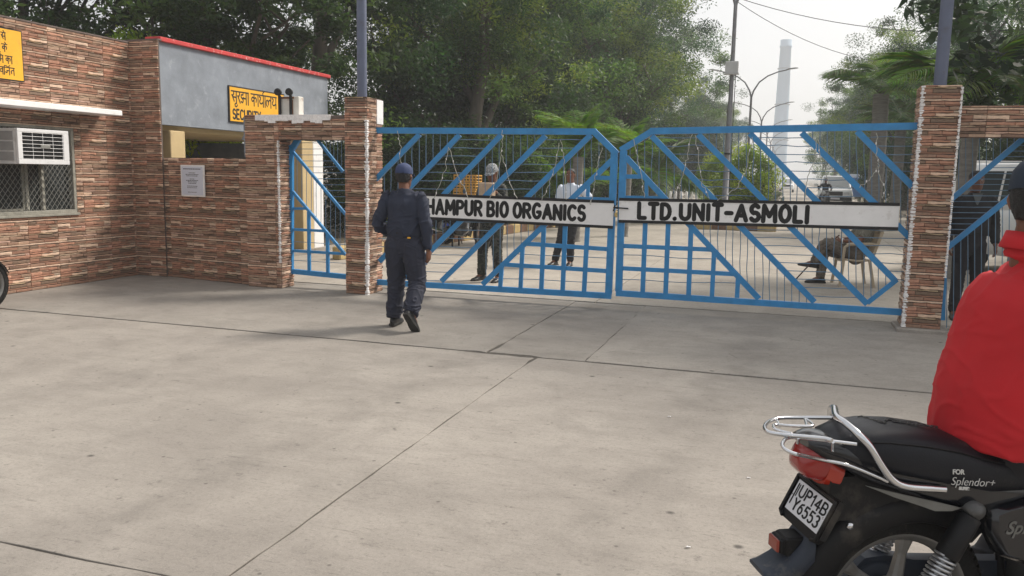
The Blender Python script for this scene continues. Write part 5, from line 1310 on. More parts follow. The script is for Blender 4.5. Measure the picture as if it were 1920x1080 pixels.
# parked and ridden copies
bk2 = copy_tree(bike); bk2.location = (-8.30,5.33,0); bk2.rotation_euler.z = R_(84); bk2['label'] = 'motorcycle at the left edge showing only part of its dark front wheel'
q = at('Z', 0, 872, 462); bk3 = copy_tree(bike); bk3.location = (q.x-.6, q.y+.3, 0); bk3.rotation_euler.z = R_(-25); bk3['label'] = 'dark motorcycle parked by the yellow kerb behind the camouflaged soldier'
bk4 = copy_tree(bike); bk4.location = (2.05,47.2,.01); bk4.rotation_euler.z = R_(-97); bk4['label'] = 'motorcycle ridden towards the gate in front of the white pickup'
# rider in red
M_REDC = mat('red_polo_cloth', (.46,.008,.014), .82, var=.09, vs=6, bump=.18, bs=420); CAPD = mat('dark_blue_cap', (.012,.022,.04), .8, var=.15, vs=20, bump=.2, bs=300)
RX = Vector((.315,0,0)); rp = BK_O+_bh*RX.x
def red_extra(root, G, R, v):
    nk = G['neck']; m = MB(); n = 28; rings = []
    for z, a_, b_ in ((-.012,.074,.070),(.018,.071,.068),(.040,.066,.064),(.043,.069,.067),(.018,.077,.075),(-.004,.085,.084),(-.008,.083,.081)):
        rings.append([nk+Vector((math.cos(2*math.pi*j/n)*a_, math.sin(2*math.pi*j/n)*b_-.004, z+.012*math.sin(2*math.pi*j/n)*-1)) for j in range(n)])
    m.loft(rings, cap=False); put('collar', m, M_REDC, root, False)
red = person('man in red polo shirt and dark blue cap sitting on the foreground motorcycle', tuple(rp), BK_A-math.pi/2,
    stand(1.75, pelvis=(0,0,.86), chest=(0,.03,1.15), neck=(0,.045,1.405), head=(.005,.055,1.545), shL=(-.150,.13,1.25), shR=(.195,.06,1.350), elL=(-.25,.34,1.12), elR=(.30,.27,1.12), wrL=(-.30,.52,1.05), wrR=(.30,.52,1.05),
          hipL=(-.11,.05,.86), hipR=(.11,.05,.86), knL=(-.21,.45,.66), knR=(.21,.45,.66), anL=(-.24,.20,.28), anR=(.24,.20,.28), ftL=(0,1,-.1), ftR=(0,1,-.1), pmL=(0,0,-1), pmR=(0,0,-1)),
    M_REDC, BTR, v=.0075, cap=CAPD, sleeve='half', torso=(.205,.165), waist=(.192,.165), hips=.175, armr=1.15, tuck=False, hem=-.062, fold=.011, shk=1.14, extra=red_extra, headrot=(-.05,0,.75))
far_r = person('dark-clothed rider on the motorcycle in front of the white pickup', (2.05,47.45,0), R_(173),
    stand(1.7, pelvis=(0,0,.86), chest=(0,.03,1.15), neck=(0,.045,1.40), head=(0,.07,1.54), shL=(-.19,.05,1.34), shR=(.19,.05,1.34), elL=(-.32,.27,1.12), elR=(.32,.27,1.12), wrL=(-.30,.52,1.05), wrR=(.30,.52,1.05),
          hipL=(-.11,.05,.86), hipR=(.11,.05,.86), knL=(-.21,.45,.66), knR=(.21,.45,.66), anL=(-.24,.20,.28), anR=(.24,.20,.28)), BLK, BTR, v=.02, hands=False, face=False, fold=.004)
# ================================================================= vegetation
def leaf_mat(name, trans=.42, rough=.5):
    m = bpy.data.materials.new(name); m.use_nodes = True; N = m.node_tree.nodes; L = m.node_tree.links; b = N['Principled BSDF']; out = N['Material Output']
    a = N.new('ShaderNodeAttribute'); a.attribute_name = 'Col'; b.inputs['Roughness'].default_value = rough; b.inputs['Specular IOR Level'].default_value = .3
    L.new(a.outputs['Color'], b.inputs['Base Color'])
    t = N.new('ShaderNodeBsdfTranslucent'); h = N.new('ShaderNodeHueSaturation'); h.inputs['Hue'].default_value = .48; h.inputs['Saturation'].default_value = 1.15; h.inputs['Value'].default_value = 1.6
    L.new(a.outputs['Color'], h.inputs['Color']); L.new(h.outputs[0], t.inputs['Color'])
    mx = N.new('ShaderNodeMixShader'); mx.inputs[0].default_value = trans; L.new(b.outputs[0], mx.inputs[1]); L.new(t.outputs[0], mx.inputs[2]); L.new(mx.outputs[0], out.inputs['Surface']); return m
M_LEAF = leaf_mat('leaf_green'); M_BARK = mat('bark', (.085,.07,.055), .9, var=.35, vs=7, bump=.6, bs=25, stretch=(1,1,.25)); M_BARKP = mat('palm_bark', (.19,.18,.165), .9, var=.3, vs=9, bump=.5, bs=20, stretch=(.5,.5,3))
def leaves_mesh(name, C, L, W, col, rng, droop=.3, colvar=.22):
    "one folded leaf of four points per centre"
    n = len(C); d = rng.normal(size=(n,3)); d[:,2] = d[:,2]*.6-droop; d /= np.linalg.norm(d,axis=1)[:,None]
    u = rng.normal(size=(n,3)); u[:,2] += 1.2; s = np.cross(d,u); s /= np.linalg.norm(s,axis=1)[:,None]+1e-9; nn = np.cross(s,d)
    Ln = (L*rng.uniform(.65,1.3,n))[:,None]; Wn = (W*rng.uniform(.7,1.25,n))[:,None]
    V = np.stack([C, C+d*Ln*.5+s*Wn*.5+nn*Wn*.12, C+d*Ln, C+d*Ln*.5-s*Wn*.5+nn*Wn*.12],1).reshape(-1,3)
    me = bpy.data.meshes.new(name); me.vertices.add(n*4); me.vertices.foreach_set('co', V.astype(np.float32).ravel())
    me.loops.add(n*4); me.loops.foreach_set('vertex_index', np.arange(n*4, dtype=np.int32)); me.polygons.add(n)
    me.polygons.foreach_set('loop_start', np.arange(0,n*4,4,dtype=np.int32)); me.polygons.foreach_set('loop_total', np.full(n,4,dtype=np.int32))
    me.materials.append(M_LEAF)
    c = np.ones((n,4)); c[:,:3] = 1.3*np.asarray(col)*(1+rng.uniform(-colvar,colvar,(n,1)))*(1+rng.uniform(-.08,.08,(n,3)))
    ca = me.color_attributes.new('Col','FLOAT_COLOR','CORNER'); ca.data.foreach_set('color', np.repeat(c,4,axis=0).astype(np.float32).ravel()); me.update(calc_edges=True); return me
def tree_parts(seed, h=11., r=4.2, th=.32, trunk_h=.28, nclump=130, per=330, L=.13, W=.055, cols=((.030,.060,.018),(.050,.085,.022),(.022,.045,.016)), clr=.75, low=.22, bend=.4, spread=1.):
    rng = np.random.default_rng(seed); rr = random.Random(seed); wood = MB(); tips = []
    def limb(p, d, L_, r0, depth):
        n = 5; pts = [p.copy()]; q = p.copy(); dd = d.copy()
        for i in range(n):
            dd = (dd+Vector((rr.uniform(-1,1),rr.uniform(-1,1),rr.uniform(-.5,.9)))*.16*bend*2).normalized(); q = q+dd*L_/n; pts.append(q.copy())
        wood.tube(pts, [r0*(1-.62*i/n) for i in range(n+1)], 7 if depth < 2 else 5, cap=False)
        if depth >= 1: tips.extend(pts[2:])
        if depth < 3:
            for k in range(rr.choice((2,3,3)) if depth else 7):
                i = rr.randint(2,n) if depth else rr.randint(2,n); a = rr.uniform(0,2*math.pi); up = rr.uniform(.05,.9)
                nd = (Vector((math.cos(a),math.sin(a),up))*1.0+dd*.45).normalized()
                limb(pts[i], nd, L_*rr.uniform(.5,.75) if depth else r*rr.uniform(.55,.85), r0*.5*(1-.3*i/n), depth+1)
    limb(Vector((0,0,-.1)), Vector((rr.uniform(-.08,.08),rr.uniform(-.08,.08),1)).normalized(), h*.62, th, 0)
    T = np.array([t[:] for t in tips]); cl = []
    while len(cl) < nclump:
        if rr.random() < .6: c = T[rr.randrange(len(T))]+rng.normal(size=3)*.5
        else:
            v = rng.normal(size=3); v /= np.linalg.norm(v); v *= rng.uniform(.6,1.)**.5; c = np.array([v[0]*r*spread, v[1]*r*spread, h*(.5+low*.5)+v[2]*h*(.5-low*.5)])
        if c[2] > h*low and c[2] < h*1.05 and math.hypot(c[0],c[1]) < r*1.1*spread: cl.append(c)
    cl = np.array(cl); C = []; K = []
    for c in cl:
        m_ = int(per*rng.uniform(.5,1.5)); s = clr*rng.uniform(.55,1.25); v = rng.normal(size=(m_,3)); v /= np.linalg.norm(v,axis=1)[:,None]; v *= (rng.uniform(0,1,(m_,1))**.45)*s; v[:,2] *= .65
        C.append(c+v); k = np.array(cols[rng.integers(len(cols))])*rng.uniform(.75,1.25); K.append(np.repeat(k[None],m_,axis=0))
    return wood.mesh('trunk', M_BARK), leaves_mesh('crown', np.concatenate(C), L, W, np.concatenate(K), rng)
VAR = [tree_parts(11, nclump=190, low=.10, per=260, cols=((.026,.062,.020),(.048,.094,.026),(.017,.042,.016),(.07,.125,.03))), tree_parts(12, h=10, r=4.4, nclump=190, low=.10, per=260, cols=((.034,.068,.020),(.056,.100,.028),(.022,.046,.016),(.10,.145,.032)), L=.15, W=.05),
       tree_parts(13, h=12, r=3.8, nclump=190, low=.12, per=260, cols=((.024,.056,.024),(.044,.086,.034),(.016,.038,.018)), L=.14, W=.045), tree_parts(14, h=9.5, r=4.8, th=.23, nclump=170, per=210, cols=((.028,.052,.018),(.042,.072,.022)), L=.17, W=.07, clr=.6, low=.22)]
def tree(label, x, y, v, s=1., rz=0, group=None):
    t = thing('tree', label, 'tree', (x,y,-.05), rz, group); t.scale = (s,s,s)
    for nm, me in zip(('trunk','crown'), VAR[v]):
        o = bpy.data.objects.new(nm, me); COL.objects.link(o); o.parent = t
    return t
GRL, GRR = 'trees along the left of the avenue', 'trees along the right of the avenue'
FL, FR = 'tall hazy green tree far down the left side of the avenue', 'hazy green tree far down the right side of the avenue'
for x, y, v, s, rz, lab, g_ in [
    (-11.6,18.2,0,1.0,.3,'dark green tree rising directly behind the office roof, left of the left pole',GRL),
    (-8.9,22.5,1,.98,1.9,'yellowish green tree above the left gate leaf, behind the soldier',GRL),
    (-12.8,25.5,2,1.1,4.1,'dark tree behind the left steel pole, second row from the kerb',GRL),
    (-9.6,29.5,0,1.05,2.6,'dark tree over the middle of the left gate leaf, behind the yellowish one',GRL),
    (-8.4,37,1,1.12,.8,'olive green tree above the palm left of the gate centre',GRL),
    (-8.3,46,2,1.22,5.,'grey-green tree whose crown ends against the bright sky left of the lamp posts',GRL),
    (-8.8,57,0,1.2,3.3,'first hazy tree after the grey-green one on the left of the avenue',GRL),(-9.4,70,2,1.0,1.1,'second hazy tree after the grey-green one on the left of the avenue',GRL),(-9.2,88,1,1.05,2.2,'third hazy tree after the grey-green one on the left of the avenue',GRL),(-9.5,112,0,1.1,5.5,'fourth hazy tree after the grey-green one on the left of the avenue',GRL),(-9.5,145,2,1.1,.2,'last hazy tree after the grey-green one on the left of the avenue',GRL),
    (-12.6,34.5,2,1.1,1.3,'dark tree of the second row, filling behind the olive green one',GRL),(-12.2,42,0,1.15,.5,'tree of the second row between the olive green and the grey-green one',GRL),(-12.5,52,1,1.2,2.7,'tree of the second row behind the grey-green one',GRL),(-13,65,2,1.2,4.,'small-looking far tree of the second row',GRL),
    (-15.5,44,0,1.2,.9,'tall tree of the second row, farther from the gate',GRL),
    (-14.9,13.2,3,1.0,.4,'tree with the thick dark trunk at the top left corner, behind the gatehouse','trees behind the gatehouse'),
    (-11.9,16.3,3,.95,2.5,'thin-crowned tree whose straight dark trunk shows above the red coping','trees behind the gatehouse'),
    
    (7.6,29,0,.9,.5,'dark dense tree behind the right end of the right gate leaf',GRR),(6.9,38,2,.90,2.3,'dark tree behind the white pickup on the right of the avenue',GRR),
    (6.3,49,1,.98,4.4,'rounded grey-green tree standing over the parked blue and white truck',GRR),(6.0,61,0,1.0,1.0,'pale hazy tree right of the chimney, first of the far right row',GRR),
    (5.9,76,2,.9,3.,'first hazy tree after the pale one right of the chimney',GRR),(5.9,94,1,.95,5.2,'second hazy tree after the pale one right of the chimney',GRR),(6.2,118,0,.95,2.,'third hazy tree after the pale one right of the chimney',GRR),(6.2,150,2,1.,.7,'last hazy tree after the pale one right of the chimney',GRR),
    (13,24,0,.9,1.7,'dark tree behind the lintel wall, right of the white jeep',GRR),(12,17,1,.8,3.1,'dark tree behind the right wicket and the red-shirted man',GRR),(13,40,1,1.0,.1,'tall tree of the second row on the right of the avenue',GRR)]:
    tree(lab, x, y, v, s, rz, g_)
# big-leaved tree, top right
VAR.append(tree_parts(31, h=8.2, r=3.9, th=.2, nclump=210, per=70, L=.25, W=.095, cols=((.020,.038,.018),(.030,.052,.022),(.016,.030,.015)), clr=.55, low=.24))
tree('large-leaved dark tree reaching over the right pillar at the top right corner', 5.3, 13.6, 4, 1.0, 1.2)
# palms
def frond_mesh(seed, L=2.6, lw=.70, n=52, col=(.07,.135,.03), arch=.9):
    rng = np.random.default_rng(seed); m = MB(); P = []
    for i in range(13):
        t = i/12; a = arch*t*1.5; P.append(Vector((L*(t-.16*t*t*arch), 0, L*(.42*t-.62*arch*t*t))))
    m.tube(P, [.020*(1-.85*i/12)+.002 for i in range(13)], 5, cap=False)
    vs = []; fs = []
    for i in range(n):
        t = .12+.88*i/n; k = t*12; a = int(min(k,11)); p = P[a].lerp(P[a+1], k-a); d = (P[a+1]-P[a]).normalized()
        l = lw*math.sin(math.pi*min(1,t*.85+.12))**.7*rng.uniform(.85,1.1)
        for sg in (-1,1):
            q = (Vector((0,sg,0))*.85+d*.62+Vector((0,0,rng.uniform(-.35,.10)))).normalized(); w = .014*rng.uniform(.8,1.2)
            e = p+q*l+Vector((0,0,-.16*l)); mid = p+q*l*.5+Vector((0,0,.02))
            m.add([p-d*w*.4, p+d*w*.4, mid+d*w, e, mid-d*w], [(0,1,2,3,4)], 0, False, tuple(c*rng.uniform(.75,1.3) for c in col))
    m.c = [c or (.09,.11,.04) for c in m.c]
    return m.mesh('frond', M_LEAF)
FRO = [frond_mesh(1), frond_mesh(2, 2.3, .62, 48, (.05,.10,.024), .8), frond_mesh(3, 2.5, .7, 50, (.11,.21,.035), 1.05)]
def palm(label, x, y, h, s=1., n=17, seed=0, r0=.13, group='palms beside the avenue', young=False):
    r = random.Random(seed); t = thing('palm_tree', label, 'palm', (x,y,-.03), 0, group); m = MB(); pts = []; rad = []
    for i in range(25):
        z = h*i/24; pts.append((.05*math.sin(z*.7),.05*math.cos(z*.5),z)); rad.append(r0*(1.25 if i == 0 else 1)*(1+.05*(i%2)))
    m.tube(pts, rad, 12); put('trunk', m, M_BARKP, t, False)
    for i in range(n):
        f = bpy.data.objects.new('frond', FRO[2 if young else (i+seed)%3]); COL.objects.link(f); f.parent = t; k = i/n
        el = (-.15+1.15*((i*.618)%1)) if not young else (.62+.85*((i*.618)%1))
        f.location = (pts[-1][0],pts[-1][1],h-.05+.1*k); f.rotation_euler = (r.uniform(-.3,.3), -el, 2.399*i+r.uniform(-.2,.2)); q = s*r.uniform(.75,1.1); f.scale = (q,q,q)
    return t
palm('bright green palm sprouting above the middle of the left gate leaf', -4.75, 19.2, 2.05, .66, 22, 1, young=True)
palm('darker palm just left of the gate centre, beside the bright one', -4.0, 21.5, 2.0, .62, 18, 2, young=True)
palm('low palm behind the grid of the left gate leaf and the white-shirted man', -6.4, 24, .9, .9, 14, 3, young=True)
palm('palm behind the pointed corner of the right gate leaf', -4.4, 29, 1.5, 1.0, 15, 4)
palm('palm with long arching fronds left of the right steel pole', 2.75, 15.2, 3.0, .80, 22, 5)
palm('grey-trunked palm behind the right gate, its trunk visible through the bars', 2.55, 27.5, 4.2, .95, 16, 6, .22)
palm('palm farther back behind the right gate', 3.9, 34, 3.6, 1., 16, 7, .18)
palm('palm beyond the right lintel wall, over the white jeep', 7.4, 18.5, 2.4, 1., 16, 8)
# shrubs
def shrub_mesh(seed, w, d, h, n, L, W, cols, box=False):
    rng = np.random.default_rng(seed); C = []; K = []
    nc = 46
    for i in range(nc):
        if box: c = np.array([rng.uniform(-w/2,w/2), rng.uniform(-d/2,d/2), rng.uniform(.1,h)]); s = .14
        else:
            v = rng.normal(size=3); v /= np.linalg.norm(v); v *= rng.uniform(.3,1)**.4; c = np.array([v[0]*w/2*.82, v[1]*d/2*.82, h*.5+v[2]*h*.44]); s = min(w,h)*.17*rng.uniform(.7,1.3)
        m_ = n//nc; v = rng.normal(size=(m_,3)); v /= np.linalg.norm(v,axis=1)[:,None]; v *= rng.uniform(0,1,(m_,1))**.4*s
        q = c+v
        if box: q = np.clip(q, [-w/2,-d/2,.03], [w/2,d/2,h])
        C.append(q); K.append(np.repeat((np.array(cols[rng.integers(len(cols))])*rng.uniform(.8,1.25))[None],m_,axis=0))
    return leaves_mesh('foliage', np.concatenate(C), L, W, np.concatenate(K), rng, .1)
DG = ((.022,.042,.016),(.032,.058,.018),(.018,.034,.014)); BG = ((.13,.21,.03),(.20,.27,.035),(.09,.16,.028))
SH = [shrub_mesh(41,3.2,2.2,2.6,15000,.11,.045,DG), shrub_mesh(42,2.6,2.2,3.4,14000,.12,.05,DG), shrub_mesh(43,2.2,2.0,2.9,16000,.10,.05,BG), shrub_mesh(44,1.6,3.,.62,6000,.05,.03,((.05,.075,.03),(.06,.09,.035)),True)]
def shrub(label, x, y, v, s=(1,1,1), rz=0, group='shrubs behind the gate', cat='shrub'):
    t = thing('shrub', label, cat, (x,y,0), rz, group); t.scale = s
    o = bpy.data.objects.new('foliage', SH[v]); COL.objects.link(o); o.parent = t
    m = MB(); rr = random.Random(int(x*10)); 
    for i in range(5): m.tube([(rr.uniform(-.1,.1),rr.uniform(-.1,.1),0),(rr.uniform(-.4,.4),rr.uniform(-.4,.4),1.0),(rr.uniform(-.8,.8),rr.uniform(-.6,.6),1.7 if v != 3 else .4)], [.03,.02,.01], 5, cap=False)
    put('stem', m, M_BARK, t, False); return t
for x, y, v, s, lab in [(-13.5,15.5,1,(1.1,1,1.0),'dark shrub seen under the office ceiling'),(-10.8,17.5,0,(1.,1,1.),'dark shrub behind the yellow crates and blue drum'),(-8.9,19.5,1,(1.1,1,.95),'tall dark shrub just behind the parked motorcycle'),
     (-8.6,22.4,0,(1.1,1,1.15),'dark shrub behind the soldier, back from the kerb'),(-8.0,25.4,1,(1.,1,.9),'dark shrub between the soldier and the white-shirted man'),(-7.8,28.5,0,(1.1,1,1.2),'dark shrub behind the white-shirted man'),
     (-7.6,32,1,(1.1,1,1.),'dark shrub behind the meeting point of the gates'),(-7.3,36,0,(1.1,1.2,1.4),'dark shrub left of the short white posts'),(-7.2,41,1,(1.2,1.4,1.2),'dark shrub behind the short white posts'),
     (6.6,24.5,1,(1.2,1,1.2),'dark shrub behind the seated guard, beside the road'),(6.9,31,0,(1.1,1.3,1.5),'dark shrub right of the white pickup'),(7.2,20,0,(1.1,1,1.3),'dark shrub behind the white jeep'),(5.9,42,1,(1.,1.3,1.2),'dark shrub behind the blue and white truck'),
     (9.5,16.5,1,(1.2,1,1.),'dark shrub right of the white jeep'),
     (-6.9,47,1,(1.3,1.4,1.7),'tall dark shrub left of the second street lamp'),(-6.7,56,0,(1.3,1.6,2.2),'tall hazy shrub beyond the second street lamp'),(-6.6,68,1,(1.5,1.8,2.),'farthest tall shrub on the left kerb'),(5.3,52,0,(.9,1.4,1.9),'tall shrub right behind the white pickup'),(5.2,66,1,(1.,1.5,1.8),'tall hazy shrub on the right verge, beyond the truck'),
     (-10.6,23.5,1,(1.5,1.2,1.9),'very tall dark shrub filling under the trees left of the soldier'),(-9.6,27,0,(1.5,1.2,2.6),'very tall dark shrub filling under the trees above the soldier'),(-8.9,31.5,1,(1.5,1.2,2.0),'very tall dark shrub behind the palms left of the gate centre'),(-8.3,37.5,0,(1.5,1.3,2.7),'very tall dark shrub behind the corner of the left gate leaf')]:
    shrub(lab, x, y, v, s)
shrub('bright yellow-green shrub beside the lamp post, behind the right gate leaf', -1.35, 33, 2, (1.05,1,1.02))
shrub('smaller bright green shrub behind the lamp post', -2.7, 36.5, 2, (.9,.9,.95))
shrub('bright green shrub top showing above the gatehouse parapet', -12.0, 13.2, 2, (.95,.9,1.48))
shrub('second bright green shrub top, nearer the red coping', -12.1, 15.3, 2, (.7,.8,1.50))
shrub('low clipped box hedge on the median beyond the bright shrub', -.85, 60, 3, (1,1.2,1.1), 0, None, 'hedge')
# ragged far wood at the end of the avenue
rng = np.random.default_rng(77); C = []; K = []
for i in range(420):
    x = rng.uniform(-90,90); x += (16 if x > 0 else -18); y = rng.uniform(175,260); h = rng.uniform(4,11); m_ = 60
    C.append(np.stack([x+rng.normal(size=m_)*3, y+rng.normal(size=m_)*3, np.abs(rng.normal(size=m_))*h*.5+rng.uniform(0,h*.5,m_)],1)); K.append(np.repeat((np.array((.03,.055,.02))*rng.uniform(.8,1.3))[None],m_,axis=0))
wm = leaves_mesh('far_wood', np.concatenate(C), 1.6, 1.0, np.concatenate(K), rng); tag(ob('far_wood', wm), 'hazy wood beyond the end of the avenue', 'wood', kind='stuff')
# ================================================================= avenue furniture
ML = mat('lamp_post_grey', (.20,.20,.21), .5, metal=.3, var=.15, vs=4, spot=(.12,.08,.06), spots=5, spota=.6); M_BOXW = mat('pale_box', (.50,.50,.50), .6, var=.1, vs=4)
def lamp(label, x, y, zs=5.9, box=False, arms=True):
    t = thing('street_lamp', label, 'street lamp', (x,y,0), 0, 'twin-armed street lamps down the median')
    m = MB(); m.tube([(0,0,0),(0,0,.5),(0,0,.51),(0,0,zs*.55),(0,0,zs*.56),(0,0,zs)], [.13,.12,.10,.085,.07,.055], 12); m.lathe((0,0,0),(0,0,1),[(0,.2),(.03,.2),(.035,.0)],8); put('pole', m, ML, t, False)
    for sg in (-1,1):
        m = MB(); m.tube([(sg*x_,0,z_) for x_, z_ in ((.0,zs-.05),(.10,zs+.30),(.35,zs+.72),(.75,zs+1.02),(1.25,zs+1.22),(1.75,zs+1.33))], [.045,.042,.038,.034,.03,.028], 8); ar = put('arm', m, ML, t, False)
        m = MB(); m.loft([[Vector((sg*x_, w_*u_, z_+h_*v_)) for u_, v_ in ((-1,0),(-.6,.8),(.6,.8),(1,0),(.6,-.4),(-.6,-.4))] for x_, z_, w_, h_ in ((1.65,zs+1.32,.03,.03),(1.75,zs+1.345,.09,.06),(2.05,zs+1.38,.11,.06),(2.2,zs+1.39,.06,.03))]); put('lamp_head', m, M_BOXW, ar, False)
    if box:
        m = MB(); m.bbox((-.19,-.26,4.72),(.19,-.07,5.06),.012); m.box((-.21,-.28,4.68),(.21,-.05,4.72)); put('control_box', m, M_BOXW, t, False)
        m = MB(); m.lathe((0,0,2.3),(0,0,1),[(0,.09),(.0,.115),(.05,.115),(.05,.09)],10); m.tube([(.11,0,.4),(.11,0,4.7)],.012,5); put('clamp', m, M_BLACK, t, False)
    return t
lamp('nearest street lamp with a pale control box on its pole, behind the right gate leaf', -1.75, 26.4, 6.75, True)
lamp('second street lamp, its two curved arms left of the chimney', -1.95, 45, 5.75)
for i, y in enumerate((64,83,102,121,142)):
    lamp(['third street lamp, arms just below the second one','fourth street lamp along the median','fifth street lamp along the median, small and pale','street lamp far down the median','street lamp farthest down the median'][i], -1.95, y, 5.7)
# cables
def cable(label, a, b, sag, r=.012):
    m = MB(); a, b = Vector(a), Vector(b); m.tube([a.lerp(b,i/20)-Vector((0,0,sag*4*(i/20)*(1-i/20))) for i in range(21)], r, 5, cap=False); tag(put('cable', m, M_DPL), label, 'cable', 'overhead cables')
cable('upper overhead cable from the nearest lamp post to the right-hand trees', (-1.75,26.4,6.95), (9.5,26,6.3), .9, .010)
cable('lower overhead cable sagging from the nearest lamp post', (-1.75,26.4,6.85), (6.5,34,6.2), 1.0, .010)
# chimneys
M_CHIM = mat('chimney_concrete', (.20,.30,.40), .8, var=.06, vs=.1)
def chimney(label, x, y, h, rb, rt):
    m = MB(); m.lathe((0,0,-1),(0,0,1),[(0,rb),(h*.5,(rb+rt)/2*.98),(h-2,rt),(h-1.9,rt*1.12),(h-1.2,rt*1.12),(h-1.1,rt),(h+1,rt*1.02),(h+1,rt*.8),(h-3,rt*.8)],28)
    t = thing('chimney', label, 'chimney', (x,y,0)); put('shaft', m, M_CHIM, t, False)
    for k in (.3,.55,.8):
        m = MB(); R_k = rb+(rt-rb)*k; m.lathe((0,0,h*k),(0,0,1),[(0,R_k*.9),(0,R_k*1.14),(.25,R_k*1.14),(.25,R_k*.9)],24); put('gallery', m, M_DPL, t, False)
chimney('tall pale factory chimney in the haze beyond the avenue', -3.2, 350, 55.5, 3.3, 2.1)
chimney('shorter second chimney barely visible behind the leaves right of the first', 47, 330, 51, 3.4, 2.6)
# kerbs
M_KY = mat('kerb_yellow', (.46,.34,.15), .8, var=.15, vs=9, spot=(.2,.15,.1), spots=12, spota=.6); M_KB = mat('kerb_brown', (.16,.085,.05), .8, var=.2, vs=9, spot=(.3,.22,.14), spots=12, spota=.5)
kb = thing('kerb', None, None, (-6.8,20,0)); tag(kb, 'kerb of alternating yellow and brown blocks on the left of the avenue', kind='structure')
kme = []
for mt in (M_KY, M_KB):
    m = MB(); m.bbox((-.09,-.245,0),(.09,.245,.24),.02); kme.append(m.mesh('kerb_stone', mt))
y = 13.2; i = 0
while y < 62:
    for q, yy in enumerate((y,)):
        o = bpy.data.objects.new('kerb_stone', kme[i%2]); COL.objects.link(o); o.parent = kb; o.location = (-7.3+(y-16.3)*.079+6.8, y-20, 0); o.rotation_euler = (0,0,-.079+random.uniform(-.02,.02))
    y += .5; i += 1
isl = thing('median_island', None, None, (-1.8,28,0)); tag(isl, 'raised median island with yellow and brown kerb blocks under the lamp posts', kind='structure')
m = MB(); m.box((-2.4,26.2,.01),(-.4,149,.16)); put('island_fill', m, M_EARTH, isl)
for i in range(5):
    o = bpy.data.objects.new('kerb_stone', kme[i%2]); COL.objects.link(o); o.parent = isl; o.location = (-2.3+.45*i+1.8, 26.05-28, 0); o.rotation_euler = (0,0,math.pi/2)
for i in range(40):
    for xx in (-2.52,-.28):
        o = bpy.data.objects.new('kerb_stone', kme[i%2]); COL.objects.link(o); o.parent = isl; o.location = (xx+1.8, 26.3+.5*i-28, 0)
vg = MB(); vg.add([(-60,12,.012),(-9.0,12,.012),(-7.2,17,.012),(-4.9,46,.012),(-4.0,62,.012),(-4.0,420,.012),(-60,420,.012)],[tuple(range(7))]); 
vg = MB(); vg.box((-60,15,.0),(-9.2,420,.02)); tag(put('verge', vg, M_EARTH), 'dark earth verge under the left trees', kind='structure')
vg = MB(); vg.box((5.4,18,.0),(40,420,.021)); tag(put('verge', vg, M_EARTH), 'dark earth verge under the right trees', kind='structure')
# short white posts
for i in range(8):
    m = MB(); m.lathe((0,0,0),(0,0,1),[(0,.07),(.75,.07),(.80,.05),(.82,0)],10); o = put('bollard', m, M_WHITE); o.location = (-5.9+.27*i*1.0, 45.3+.15*i, 0)
    tag(o, 'short white post in the row left of the nearest lamp post', 'bollard', 'row of short white posts')
# crates, drum
M_CR = mat('yellow_crate', (.50,.27,.055), .55, var=.15, vs=9)
def crate_mesh():
    m = MB(); w, d, h = .52, .36, .16
    for z in (0,.062,.124):
        m.box((-w/2,-d/2,z),(w/2,-d/2+.012,z+.030)); m.box((-w/2,d/2-.012,z),(w/2,d/2,z+.030)); m.box((-w/2,-d/2+.012,z),(-w/2+.012,d/2-.012,z+.030)); m.box((w/2-.012,-d/2+.012,z),(w/2,d/2-.012,z+.030))
    for i in range(8):
        x = -w/2+.001+i*(w-.022)/7; m.box((x,-d/2-.003,0),(x+.02,-d/2+.0,h-.006)); m.box((x,d/2,0),(x+.02,d/2+.003,h-.006))
    m.box((-w/2+.01,-d/2+.01,0),(w/2-.01,d/2-.01,.01)); return m.mesh('crate', M_CR)
cme = crate_mesh(); q = at('Y', 16.6, 877, 372)
for i, lab in enumerate(('yellow slatted crate at the bottom of the stack behind the left gate','yellow slatted crate second from the bottom of the stack','yellow slatted crate third from the bottom of the stack','yellow slatted crate on top of the stack left of the soldier')):
    o = bpy.data.objects.new('crate', cme); COL.objects.link(o); o.location = (q.x, 16.6, .90+.166*i); o.rotation_euler = (0,0,R_(-8+3*i)); tag(o, lab, 'crate', 'stack of yellow crates')
m = MB(); m.bbox((-.30,-.22,.86),(.30,.22,.895),.006)
for x_ in (-.27,.27):
    for y_ in (-.19,.19): m.bar((x_,y_,0),(x_,y_,.86),.03,.03,up=(0,1,0))
tb = put('stand', m, M_DPL); tb.location = (q.x,16.6,0); tag(tb, 'dark metal stand carrying the stack of yellow crates', 'stand')
M_DR = mat('blue_drum', (.012,.05,.30), .4, var=.1, vs=5); q = at('Z', 0, 832, 448)
m = MB(); m.lathe((0,0,0),(0,0,1),[(0,0),(0,.26),(.02,.28),(.28,.285),(.30,.295),(.32,.285),(.58,.285),(.60,.295),(.62,.285),(.86,.27),(.88,.25),(.90,.25),(.90,0)],28); dr = put('drum', m, M_DR); dr.location = (q.x,q.y,0); tag(dr, 'blue plastic drum standing by the kerb left of the motorcycle', 'drum')
# white tank post etc near wicket: yellow-green hedge strip seen through the wicket
shrub('low bright green hedge seen through the small left wicket', -10.6, 20.5, 2, (1.0,.8,.30), 0, None, 'hedge')
